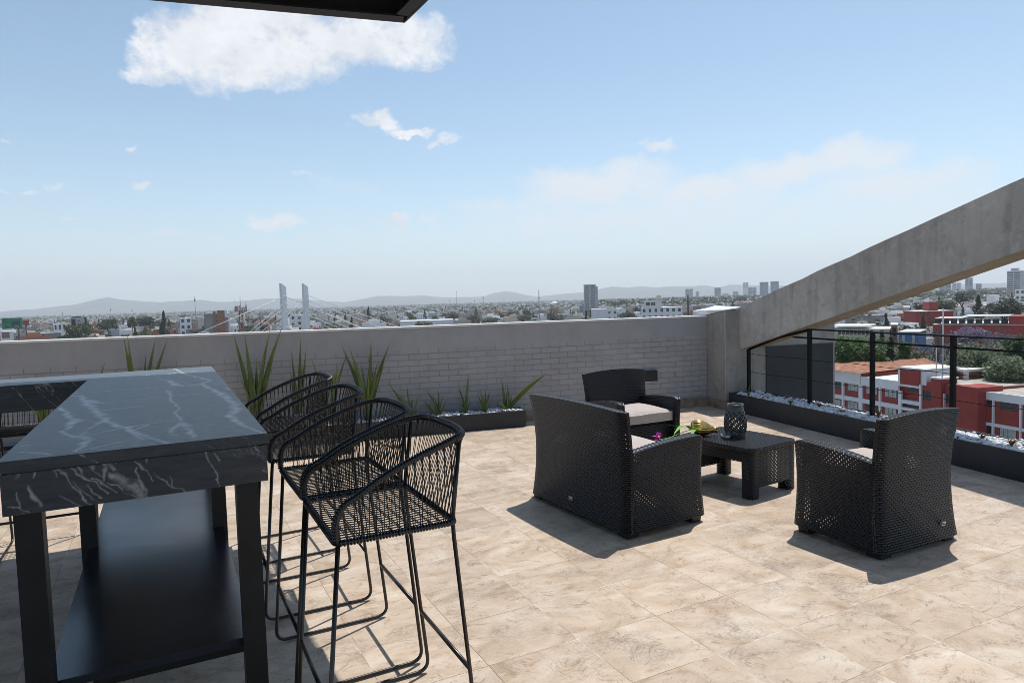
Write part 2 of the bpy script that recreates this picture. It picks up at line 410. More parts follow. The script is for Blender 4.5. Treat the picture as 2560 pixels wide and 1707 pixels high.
# ================================================================ the terrace
WY=8.22
fl=MB(); fl.hexa([(-9,-4,-.25),(5.80,-4,-.25),(5.80,7.80,-.25),(-9,7.80,-.25),(-9,-4,0),(5.80,-4,0),(5.80,7.80,0),(-9,7.80,0)])
fl.hexa([(-9,7.80,-.25),(5.30,7.80,-.25),(5.30,8.40,-.25),(-9,8.40,-.25),(-9,7.80,0),(5.30,7.80,0),(5.30,8.40,0),(-9,8.40,0)])
o=bpy.data.objects.new('terrace_floor',fl.mesh('terrace_floor',M['floor'])); link(o,None); tag(o,kind='structure')

# parapet wall
wl=thing('parapet_wall','long grey painted brick parapet wall with plain band and white top','wall',(-2,WY,0))
RUST=[(onY(1687,935,WY).x+2,onY(1687,935,WY).z),(onY(1283,913,WY).x+2,onY(1283,913,WY).z)]
M['brick']=brick_wall_mat()
b=MB(); L,Rr=-7.0,7.295; zl,zr=1.272,1.236
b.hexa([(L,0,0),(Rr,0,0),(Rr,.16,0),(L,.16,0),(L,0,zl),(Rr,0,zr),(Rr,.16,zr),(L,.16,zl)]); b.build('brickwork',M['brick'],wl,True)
b=MB(); b.hexa([(L,-.012,zl),(Rr,-.012,zr),(Rr,.24,zr),(L,.24,zl),(L,-.012,zl+.02),(Rr,-.012,zr+.02),(Rr,.24,zr+.02),(L,.24,zl+.02)]); b.build('coping',M['coping'],wl,True)
b=MB(); b.box(4.6,7.284,-.022,-.002,.002,.125); b.build('skirting',M['skirting'],wl,True)
b=MB(); p=onY(1592,928,WY-.02); q=onY(1641,952,WY-.02); zc=(p.z+q.z)/2
lp=thing('wall_light','black rectangular wall light box on the grey brick wall behind the armchair','wall light',(q.x-.14,WY,zc-.075))
b.box(-.14,.14,-.055,-.002,.004,.15); b.build('housing',M['black'],lp,True)
b=MB(); b.box(-.11,.11,-.05,-.012,-.004,.003); b.build('diffuser',M['cap'],lp,True)

# concrete pier, cladding, cap
pr=thing('concrete_pier','weathered grey concrete pier at the end of the brick wall carrying the sloping beam','pier',(6.18,8.05,0))
b=MB(); P=lambda x,y,z:(x-6.18,y-8.05,z)
b.hexa([P(5.30,7.80,-7),P(7.07,7.80,-7),P(7.07,8.32,-7),P(5.30,8.32,-7),P(5.30,7.80,1.325),P(7.07,7.80,1.30),P(7.07,8.32,1.25),P(5.30,8.32,1.24)])
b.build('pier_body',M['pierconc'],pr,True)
b=MB(); b.hexa([P(5.285,7.79,1.3275),P(5.56,7.79,1.343),P(5.56,8.42,1.30),P(5.285,8.42,1.236),P(5.285,7.79,1.336),P(5.56,7.79,1.366),P(5.56,8.42,1.385),P(5.285,8.42,1.325)])
b.hexa([P(5.285,8.425,1.225),P(5.56,8.425,1.225),P(5.56,8.56,1.225),P(5.285,8.56,1.225),P(5.285,8.425,1.318),P(5.56,8.425,1.36),P(5.56,8.56,1.36),P(5.285,8.56,1.318)])
b.build('cap_flashing',M['cap'],pr,True)
M['litedge']=concrete('lit_edge_concrete',(.38,.36,.33),(.50,.48,.45))  # paler tone for added strips that paint a light edge on the corners
b=MB(); b.hexa([P(5.296,7.808,0),P(5.296,7.797,0),P(5.307,7.797,0),P(5.307,7.808,0),P(5.296,7.808,1.323),P(5.296,7.797,1.325),P(5.307,7.797,1.326),P(5.307,7.808,1.324)]); b.build('lit_edge_strip',M['litedge'],pr,True)
b=MB(); b.box(5.93-6.18,7.03-6.18,-.265,-.252,-.03,.82); b.build('cladding_panel',M['slate'],pr,True)
b=MB(); b.box(5.283-6.18,5.299-6.18,-.27,.145,.002,.125); b.build('skirting',M['skirting'],pr,True)
# sloping beam
XF,XB=5.52,5.98
bt=[(1849,770),(1905,740),(1950,720),(2000,700),(2090,659),(2177,619),(2290,565),(2400,513),(2480,479),(2560,446)]
bb_=[(1850,872),(1880,865),(1960,838),(2050,803),(2140,769),(2260,729),(2390,684),(2518,640)]
top=[(onX(*p,XF).y,onX(*p,XF).z) for p in bt]+[(3.2,2.63),(2.2,2.85),(.8,3.05),(-1,3.2)]
bot=[(onX(*p,XF).y,onX(*p,XF).z) for p in bb_]+[(3.3,2.08),(2.2,2.32),(.8,2.5),(-1,2.62)]
def lerp(tab,y):
    tab=sorted(tab)
    if y<=tab[0][0]: return tab[0][1]
    for (a,za),(c,zc_) in zip(tab,tab[1:]):
        if a<=y<=c: return za+(zc_-za)*(y-a)/(c-a)
    return tab[-1][1]
_t=np.polyfit([p[0] for p in top[:10]],[p[1] for p in top[:10]],2); _b=np.polyfit([p[0] for p in bot[:8]],[p[1] for p in bot[:8]],2)
top=[(yy,float(np.polyval(_t,yy))) for yy in np.linspace(3.4,8,40)]+[(2.2,2.98),(.8,3.28),(-1,3.5)]
bot=[(yy,float(np.polyval(_b,yy))) for yy in np.linspace(3.4,8,40)]+[(2.2,2.30),(.8,2.6),(-1,2.8)]
bm=thing('sloping_beam','massive weathered concrete beam rising from the pier towards the right','beam',(5.75,7.0,0))
ys=[7.795-k*(8.7/36) for k in range(37)]
b=MB(); s_=MB()
for y1,y0 in zip(ys,ys[1:]):
    ring=[]
    for y in (y0,y1):
        wob=.003*math.sin(y*7.3)+.003*math.sin(y*17)
        ring.append((lerp(bot,y),lerp(bot,y)+.035,lerp(top,y)+wob))
    (b0,c0,t0),(b1,c1,t1)=ring
    A=lambda x,y,z:(x-5.75,y-7.0,z)
    b.quad(A(XF,y1,b1),A(XF,y0,b0),A(XF,y0,t0),A(XF,y1,t1)); b.quad(A(XF,y1,t1),A(XF,y0,t0),A(XB,y0,t0),A(XB,y1,t1))
    b.quad(A(XB,y0,c0),A(XB,y1,c1),A(XB,y1,t1),A(XB,y0,t0))
    s_.quad(A(XF,y0,b0),A(XF,y1,b1),A(XB,y1,c1),A(XB,y0,c0))
y=ys[0]; b.quad(A(XB,y,lerp(bot,y)+.035),A(XF,y,lerp(bot,y)),A(XF,y,lerp(top,y)),A(XB,y,lerp(top,y)))
b.build('beam_body',M['concrete'],bm,True); e_=MB(); e_.box(XF-.004-5.75,XF+.012-5.75,.782,.797,lerp(bot,7.79)+.004,lerp(top,7.79)-.004); e_.build('lit_edge_strip',M['litedge'],bm,True); s_.build('soffit',M['soffit'],bm,True)  # added pale strip paints the light edge at the beam's end

# right planter
pl=thing('planter_trough','long anthracite planter trough of white pebbles below the wire railing','planter',(5.55,4.4,0))
def trough(pl,x0,x1,y0,y1,h,th=.02):
    b=MB(); b.box(x0,x1,y0,y0+th,0,h); b.box(x0,x1,y1-th,y1,0,h); b.box(x0,x0+th,y0+th,y1-th,0,h); b.box(x1-th,x1,y0+th,y1-th,0,h); b.build('trough_body',M['planter'],pl,True)
    b=MB(); b.box(x0+th,x1-th,y0+th,y1-th,.02,h-.035); b.build('soil',M['soil'],pl,True)
trough(pl,-.22,.21,-3.4,3.37,.236)
def pebbles(name,label,x0,x1,y0,y1,z,n,r0,r1,seed,cat):
    rng=random.Random(seed); b=MB()
    for k in range(n):
        x=rng.uniform(x0,x1); y=rng.uniform(y0,y1)
        b.blob((x,y,z+rng.uniform(-.012,.012)+.012*math.sin(x*9)*math.sin(y*5)),rng.uniform(r0,r1),0,1,rng,.22,(1,1,.75))
    o=b.build(name,M['pebble']); return tag(o,label,cat,kind='stuff')
pebbles('white_pebbles','white decorative pebbles filling the planter below the railing',5.36,5.73,2.4,7.73,.222,2300,.014,.030,3,'pebbles')
# rear planter
pl2=thing('planter_trough','long low anthracite planter trough of spiky plants along the brick wall','planter',(-.9,8.01,0))
trough(pl2,-3.6,3.415,-.15,.15,.20)
pebbles('white_pebbles','white decorative pebbles in the planter along the brick wall',-1.8,2.48,7.89,8.13,.19,1500,.012,.024,5,'pebbles')

# railing
rl=thing('wire_railing','black steel railing with square posts and thin wires above the planter','railing',(5.6,5,0))
PY0=onX(1872,930,5.6).y
posts=[(PY0,.80),(6.57,1.098),(5.65,1.098),(4.73,1.098),(3.81,1.098),(2.89,1.098)]
for y,zt in posts:
    b=MB(); b.box(-.018,.018,y-5-.02,y-5+.02,.16,zt); b.build('post',M['rail'],rl,True)
b=MB(); b.box(-.028,.028,1.5-5,6.594-5,1.098,1.112); b.build('top_rail',M['rail'],rl,True)
zr2=[onX(1990,842.8,5.6),onX(2560,881.3,5.6)]
b=MB(); b.tube([(0,6.85-5,zr2[0].z),(0,1.5-5,zr2[1].z)],.011,6); b.build('middle_rail',M['rail'],rl,True)
b=MB(); b.tube([(.0,PY0-5,.80),(.0,7.1-5,lerp(bot,7.1)+.0),(0,6.60-5,1.095)],.016,4); b.build('stair_rail',M['rail'],rl,True)
for py in (884,929,978):
    z0=onX(1879,py,5.6).z
    pts=[(0,PY0-5-.01-k*.3,z0-.012*math.sin(PI*((k*.3)%.92)/.92)+.002*k) for k in range(20)]
    b=MB(); b.tube(pts,.0032,5); b.build('wire',M['rail'],rl,True)

# canopy overhead
ZC=3.82; cr=Vector((.875,5.66)); dr=Vector((.24,-.97)).normalized(); dl=Vector((-1,0))
cn=thing('canopy_roof','dark steel canopy roof corner jutting in overhead','canopy',(cr.x,cr.y,ZC))
def cbox(name,o,ax,ay,l,d,z0,z1): b=MB(); b.obox(o,ax,ay,l,d,z0,z1); return b.build(name,M['canopy'],cn,True)
nr=Vector((-dr.y,dr.x)); nr=nr if nr.x<0 else -nr
cbox('front_beam',(0,0),dl,(0,-1),7,.02,0,.30)
cbox('front_flange',(-.02,-.0205),dl,(0,-1),6.9,.10,.0,.016)
cbox('side_beam',dr*.021,dr,nr,9,.02,.0,.30); cbox('side_flange',dr*.12+nr*.0205,dr,nr,8.8,.10,.002,.018)
b=MB(); p0=Vector((-.03,-.03)); 
q=[p0+dl*6.9,p0,p0+dr*8.8,p0+dl*9+dr*8.8]
b.hexa([(q[0].x,q[0].y,.20),(q[3].x,q[3].y,.20),(q[2].x,q[2].y,.20),(q[1].x,q[1].y,.20),(q[0].x,q[0].y,.24),(q[3].x,q[3].y,.24),(q[2].x,q[2].y,.24),(q[1].x,q[1].y,.24)]); b.build('roof_sheet',M['canopy'],cn,True)
for k in range(1,5):
    cbox('purlin',(-1.35*k,-.13),(0,-1),dl,8,.08,.06,.199)

# ================================================================ bar table
UC,VC=-.085,3.9
tb=thing('bar_table','tall L-shaped bar table with dark veined marble top on black steel legs','table',TW(UC,VC),TB)
def lb(name,mat,u0,u1,v0,v1,z0,z1): b=MB(); b.box(u0-UC,u1-UC,v0-VC,v1-VC,z0,z1); return b.build(name,mat,tb,True)
ZT=1.13; U0,U1,V0,V1,VW=-.454,.284,2.385,5.45,4.955
z1c=lambda x,y:(x/3.357,860+y/3.357)
def vein(pts,w): 
    out=[]
    for x,y in pts:
        P=onz(*z1c(x,y),ZT); out.append((P.x*math.cos(TB)+P.y*math.sin(TB),-P.x*math.sin(TB)+P.y*math.cos(TB)))
    return out,w
VE=[vein([(600,428),(690,440),(740,510),(800,560),(850,600),(900,650),(980,680),(1080,712),(1220,775),(1300,803),(1420,832)],[.004,.012,.022,.016,.024,.013,.014,.012,.010,.006,.004]),
 vein([(700,470),(790,480),(870,500)],[.012,.016,.006]), vein([(890,640),(790,680),(710,750),(640,775)],[.012,.006,.007,.004]),
 vein([(500,525),(545,565),(570,600),(640,640),(590,680),(520,738),(600,772),(700,780),(738,805),(690,850),(650,895)],[.006,.012,.010,.022,.012,.006,.009,.016,.014,.010,.004]),
 vein([(1460,205),(1560,255),(1700,288),(1770,300),(1690,335),(1560,350),(1480,345),(1400,300),(1310,295)],[.006,.006,.008,.01,.012,.008,.02,.012,.006]),
 vein([(1690,335),(1880,430),(1955,500),(1985,560),(1930,600),(1990,650),(2060,692),(2210,748)],[.008,.020,.015,.020,.016,.012,.007,.004]),
 vein([(1400,385),(1440,430),(1425,465),(1470,505),(1505,540),(1460,568),(1505,615),(1525,665),(1440,715),(1430,745)],[.006,.010,.005,.005,.006,.005,.006,.010,.012,.004]),
 vein([(1525,665),(1580,700),(1600,750),(1650,795)],[.014,.012,.010,.004]), vein([(1890,365),(2010,400),(1900,330)],[.004,.016,.004]),
 vein([(620,413),(1200,372),(1850,333)],[.0025,.0035,.0025]), vein([(860,497),(1300,450),(1830,400)],[.002,.003,.002]), vein([(150,862),(600,790),(1000,712),(1500,630)],[.002,.003,.004,.002]),
 vein([(700,885),(1100,800),(1500,760)],[.003,.003,.002]), vein([(890,552),(1010,540),(1200,515)],[.008,.004,.003]), vein([(190,905),(300,915),(420,925)],[.006,.004,.003]), vein([(1080,690),(1230,680),(1100,730),(1180,800)],[.003,.006,.004,.008]),
 vein([(1230,260),(1350,265),(1500,235),(1640,225)],[.005,.004,.006,.003])]
def wob2(p): return mnoise.fractal(p,1.0,2.0,4),mnoise.fractal(p+Vector((17,5,3)),1.0,2.0,4)
def vein_field(us,vs,VE,a1,a2,fr):
    nu,nv=len(us),len(vs); UU,VV=np.meshgrid(us,vs,indexing='ij'); wob=np.zeros((2,nu,nv))
    for i in range(nu):
        for j in range(nv): wob[0,i,j],wob[1,i,j]=wob2(Vector((us[i]*fr,vs[j]*fr,0)))
    A=UU+wob[0]*a1; B=VV+wob[1]*a2; F=np.zeros((nu,nv)); G=np.clip(.7+.55*wob[0]*wob[1]*4+.5*wob[1],.2,1)
    for pts,w in VE:
        D=np.zeros((nu,nv))
        for k in range(len(pts)-1):
            a=np.array(pts[k]); c=np.array(pts[k+1]); d=c-a; L2=(d*d).sum()
            t=np.clip(((A-a[0])*d[0]+(B-a[1])*d[1])/L2,0,1)
            dist=np.hypot(A-a[0]-t*d[0],(B-a[1]-t*d[1])*.8); ww=w[k]+(w[k+1]-w[k])*t
            D=np.maximum(D,np.clip(1.25-dist/ww*.85,0,1))
        F=np.maximum(F,D*G)
    return F
def on_front(x,y):                        # pixel of the photograph's front apron onto its plane
    d=ray(*z1c(x,y)); nv_=Vector((-math.sin(TB),math.cos(TB))); t=(V0+.006)/(d.x*nv_.x+d.y*nv_.y); p=EYE+d*t
    return (p.x*math.cos(TB)+p.y*math.sin(TB),p.z)
VF=[([(430,930),(470,985),(560,1010),(640,1090),(700,1120),(800,1165),(900,1260)],[.006,.006,.002,.003,.003,.003,.002]),([(600,985),(650,1040),(690,1095)],[.003,.004,.002]),([(455,1030),(540,1090),(580,1180),(640,1230),(740,1310)],[.003,.003,.002,.003,.002]),
 ([(705,970),(760,1010),(785,1050)],[.003,.006,.003]),([(860,960),(880,1060),(870,1150)],[.004,.008,.002]),([(870,965),(920,1010),(960,1060)],[.004,.006,.003]),([(920,1085),(980,1120),(1060,1170),(1130,1205),(1175,1255)],[.004,.012,.014,.018,.016]),([(1150,1040),(1165,1130),(1200,1200),(1220,1250)],[.002,.004,.006,.004]),
 ([(230,1210),(280,1265),(340,1355)],[.004,.006,.004]),([(140,1250),(155,1380)],[.002,.003]),([(290,1075),(280,1120)],[.003,.002]),([(155,1100),(150,1135)],[.005,.003]),([(1245,920),(1225,960),(1215,1000)],[.003,.004,.002]),([(1690,860),(1730,940),(1790,1040),(1830,1170)],[.002,.003,.002,.003]),([(770,1120),(900,1190),(980,1250)],[.002,.003,.002]),
 ([(1800,920),(1840,970)],[.002,.003]),([(2100,820),(2170,900)],[.002,.003]),([(1070,900),(1110,980)],[.003,.002]),([(760,1240),(860,1290)],[.002,.003]),([(930,880),(940,940),(975,1000)],[.004,.003,.002])]
def front_veins():
    us=np.linspace(U0+.004,U1-.004,300); vs=np.linspace(ZA,ZT-.041,58)
    rv=random.Random(8); EX=[]
    for k in range(20):
        u=rv.uniform(U0-.05,U1); z=rv.uniform(ZA+.01,ZT-.03); n_=rv.choice((2,3,4)); pp=[(u,z)]
        for q in range(n_): u+=rv.uniform(.004,.024); z-=rv.uniform(.006,.026); pp.append((u,z))
        EX.append((pp,[rv.uniform(.0008,.0014) for _ in pp]))
    F=vein_field(us,vs,EX+[([on_front(*p) for p in pts],[max(.0018,q*.8) for q in w]) for pts,w in VF],.007,.006,30)
    b=MB(); b.grid([[(u-UC,V0+.0102-VC,z) for z in vs] for u in us],lambda i,j:(0,0),0,False); n0=len(b.v)
    b.box(U0+.004-UC,U1-.004-UC,V0+.011-VC,V0+.03-VC,ZA,ZT-.041); b.box(U0+.02-UC,U1-.03-UC,V0+.016-VC,V0+.029-VC,ZT-.0409,ZT-.0352)
    o=b.build('apron',M['marblefront'],tb,True); at=o.data.attributes.new('vein','FLOAT','POINT'); arr=np.zeros(len(b.v),dtype=np.float32); arr[:n0]=np.clip(F*.62,0,1).reshape(-1); at.data.foreach_set('value',arr)
def marble_top():
    nu,nv=130,540
    us=np.linspace(U0,U1,nu); vs=np.linspace(V0,V1,nv)
    UU,VV=np.meshgrid(us,vs,indexing='ij')
    # wobble the coordinates so that the veins have ragged edges
    wob=np.zeros((2,nu,nv)); 
    for i in range(nu):
        for j in range(0,nv):
            p=Vector((us[i]*13,vs[j]*13,0)); wob[0,i,j]=mnoise.fractal(p,1.0,2.0,4); wob[1,i,j]=mnoise.fractal(p+Vector((17,5,3)),1.0,2.0,4)
    A=UU+wob[0]*.012; B=VV+wob[1]*.012
    F=np.zeros((nu,nv)); G=np.clip(.62+.55*wob[0]*wob[1]*4+.5*wob[1],.15,1)
    for pts,w in VE:
        D=np.zeros((nu,nv))
        for k in range(len(pts)-1):
            a=np.array(pts[k]); c=np.array(pts[k+1]); d=c-a; L2=(d*d).sum()
            t=np.clip(((A-a[0])*d[0]+(B-a[1])*d[1])/L2,0,1)
            dist=np.hypot(A-a[0]-t*d[0],(B-a[1]-t*d[1])*.8); ww=w[k]+(w[k+1]-w[k])*t
            D=np.maximum(D,np.clip(1.25-dist/ww*.85,0,1))
        F=np.maximum(F,D*G)
    b=MB(); P=[[(us[i]-UC,vs[j]-VC,ZT) for j in range(nv)] for i in range(nu)]
    b.grid(P,lambda i,j:(0,0),0,False)
    n0=len(b.v)
    b.hexa([(U0-UC,V0-VC,ZT-.035),(U1-UC,V0-VC,ZT-.035),(U1-UC,V1-VC,ZT-.035),(U0-UC,V1-VC,ZT-.035),(U0-UC,V0-VC,ZT-.0012),(U1-UC,V0-VC,ZT-.0012),(U1-UC,V1-VC,ZT-.0012),(U0-UC,V1-VC,ZT-.0012)],1)
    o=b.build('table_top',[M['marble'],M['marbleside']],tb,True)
    at=o.data.attributes.new('vein','FLOAT','POINT'); arr=np.zeros(len(b.v),dtype=np.float32); arr[:n0]=np.clip(F*1.1,0,1).reshape(-1); at.data.foreach_set('value',arr)
marble_top()
UW=-2.4
b=MB(); b.quad((UW-UC,VW-VC,ZT),(U0-.0015-UC,VW-VC,ZT),(U0-.0015-UC,V1-VC,ZT),(UW-UC,V1-VC,ZT),0)
b.box(UW-UC,U0-.0015-UC,VW-VC,V1-VC,ZT-.035,ZT-.0012,1); b.build('wing_top',[M['marble'],M['marbleside']],tb,True)
ZA=.968
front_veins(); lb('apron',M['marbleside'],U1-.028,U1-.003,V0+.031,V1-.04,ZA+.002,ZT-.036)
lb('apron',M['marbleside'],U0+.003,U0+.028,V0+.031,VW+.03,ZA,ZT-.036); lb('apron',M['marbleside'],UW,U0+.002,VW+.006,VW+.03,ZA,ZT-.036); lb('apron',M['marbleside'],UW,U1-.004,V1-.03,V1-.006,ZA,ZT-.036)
for u0,v0 in ((.18,2.42),(-.43,2.42),(.165,3.86),(-.425,3.86),(.19,5.33),(-2.3,5.0),(-2.3,5.33)): lb('leg',M['steel'],u0,u0+.07,v0,v0+.07,0,ZA-.002)
lb('shelf',M['shelf'],-.392,.215,2.505,5.3,.372,.40); lb('shelf_rail',M['steel'],-.29,.198,2.70,2.76,.255,.3705); lb('shelf_rail',M['steel'],-.33,.19,4.7,4.76,.292,.3705)

# ================================================================ bar stools (x to the sitter's right, y forward)
def stool_meshes():
    W=MB()                                                       # woven parts
    X,YF,YB,ZS=.272,.20,-.205,.80
    ring=bend([(-X,0,ZS),(-X,YF,ZS),(X,YF,ZS),(X,YB,ZS),(-X,YB,ZS),(-X,-.001,ZS)],.03)
    def wrapped(b,pts,r,pitch=.0105):
        pts=[Vector(p) for p in pts]; out=[]; L=0
        seg=[(a,c,(c-a).length) for a,c in zip(pts,pts[1:])]; tot=sum(s[2] for s in seg); n=int(tot/(pitch/3))
        k=0; acc=0
        for i in range(n+1):
            d=tot*i/n
            while k<len(seg)-1 and acc+seg[k][2]<d: acc+=seg[k][2]; k+=1
            a,c,l=seg[k]; out.append(a+(c-a)*min(1,(d-acc)/max(l,1e-9)))
        b.tube(out,lambda i:r*(1.04 if i%3 else .66),8)
    railp=smooth([(X-.002,YF,ZS+.004),(X-.002,YF-.002,ZS+.07),(X-.003,YF-.028,ZS+.115),(X-.006,YF-.08,ZS+.142),(X-.010,.03,ZS+.192),(X-.014,-.10,ZS+.243),(X-.020,-.195,ZS+.272),(X-.062,-.262,ZS+.286),(.11,-.284,ZS+.291),(0,-.288,ZS+.292)],7)
    railp=railp+[Vector((-p.x,p.y,p.z)) for p in railp[::-1][1:]]
    rail=MB(); wrapped(rail,railp,.0135)
    seat=MB(); wrapped(seat,ring,.0115)
    cords=MB()
    # back and arm cords: from the rail down to the seat ring
    def railat(t):
        d=t*LT; 
        for a,c,l,s0 in RS:
            if d<=s0+l: return a+(c-a)*((d-s0)/l)
        return railp[-1]
    RS=[];s0=0
    for a,c in zip(railp,railp[1:]): l=(c-a).length; RS.append((a,c,l,s0)); s0+=l
    LT=s0
    def seatpt(p,sh=0):
        if abs(p.x)>=X-.03 and p.y>-.19: return Vector((math.copysign(X,p.x),max(YB,min(YF-.01,p.y*1.0+sh)),ZS))
        return Vector((max(-X,min(X,p.x*1.04+sh)),YB,ZS))
    ns=46
    for i in range(ns+1):
        t=.10+.80*i/ns; p=railat(t)
        back=abs(p.x)<X-.03
        for sgn in (-1,1):
            q=seatpt(p,sgn*.011); a=p+Vector((0,0,-.012))
            if back: a=a+Vector((sgn*.006,0,0))
            cords.tube([a,a.lerp(q,.5),q],.0017,4,cap=False)
        cords.tube([p+Vector((0,0,-.010)),p+Vector((0,0,-.024))],.0048,5)
    for i in range(22):
        x=-X+.012+(2*X-.024)*i/21
        seat.tube([(x,YF,ZS+.006),(x,0,ZS-.002),(x,YB,ZS+.006)],.0023,4,cap=False)
    for i in range(12):
        y=YB+.012+(YF-YB-.024)*i/11
        seat.tube([(-X,y,ZS+.008),(0,y,ZS+.002),(X,y,ZS+.008)],.0021,4,cap=False)
        seat.tube([(-X,y+.006,ZS+.008),(0,y+.006,ZS+.002),(X,y+.006,ZS+.008)],.0021,4,cap=False)
    sides=[]
    for s in (-1,1):
        f=MB(); f.tube(bend([(s*.262,.192,ZS-.004),(s*.250,.262,.010),(s*.250,-.27,.010),(s*.262,-.197,ZS-.004),(s*.256,-.235,ZS+.268)],.055,8),.0078,8); sides.append(f)
    fr=MB(); fr.tube([(-.254,.240,.265),(.254,.240,.265)],.0085,8); rr=MB(); rr.tube([(-.254,-.246,.265),(.254,-.246,.265)],.0085,8)
    posts=MB()
    return [('arm_rail',rail.mesh('arm_rail',M['cord'])),('seat',seat.mesh('seat',M['cord'])),('back_cords',cords.mesh('back_cords',M['cord'])),
            ('leg_frame',sides[0].mesh('leg_frame',M['frame'])),('leg_frame',sides[1].mesh('leg_frame',M['frame'])),('footrest',fr.mesh('footrest',M['frame'])),('stretcher',rr.mesh('stretcher',M['frame']))]
SM=stool_meshes()
st0=None
def stool(u,v,rz,label):
    global st0
    if st0 is None:
        st0=thing('bar_stool',label,'bar stool',TW(u,v),rz,'black cord bar stools around the marble table')
        for n_,me in SM: link(bpy.data.objects.new(n_,me),st0)
        return st0
    c=copy_tree(st0); c.location=TW(u,v); c.rotation_euler=(0,0,rz); c['label']=label; return c
stool(.640,2.40,TB+PI/2,'black cord bar stool nearest the camera at the marble table end')
stool(.640,2.985,TB+PI/2+.01,'black cord bar stool second from the camera beside the marble table')
stool(.625,3.72,TB+PI/2-.02,'black cord bar stool third from the camera beside the marble table')
stool(.640,4.53,TB+PI/2+.02,'black cord bar stool farthest along the table nearest the spiky plants')
stool(-.76,5.36,TB+PI,'black cord bar stool half hidden under the marble wing beside the table corner')
stool(-1.40,5.36,TB+PI,'black cord bar stool behind the marble wing at the left picture edge')
# ================================================================ wicker furniture (x right, y to the front, origin on the floor)
def shell(b, outer, inner, nu, nv, su, sv):
    """a woven panel: outer and inner surface functions of (s,t) in 0..1, with rim"""
    O=[[outer(i/(nu-1),j/(nv-1)) for j in range(nv)] for i in range(nu)]
    I=[[inner(i/(nu-1),j/(nv-1)) for j in range(nv)] for i in range(nu)]
    uv=lambda i,j:(su*i/(nu-1),sv*j/(nv-1))
    b.grid(O,uv); b.grid(I,uv,flip=True)
    def rim(A,B,n,L):
        P=[[A(k),B(k)] for k in range(n)]
        w=(Vector(P[0][1])-Vector(P[0][0])).length
        b.grid(P,lambda i,j:(L*i/(n-1),w*j))
    rim(lambda k:I[k][nv-1],lambda k:O[k][nv-1],nu,su); rim(lambda k:O[k][0],lambda k:I[k][0],nu,su)
    rim(lambda k:O[0][k],lambda k:I[0][k],nv,sv); rim(lambda k:I[nu-1][k],lambda k:O[nu-1][k],nv,sv)
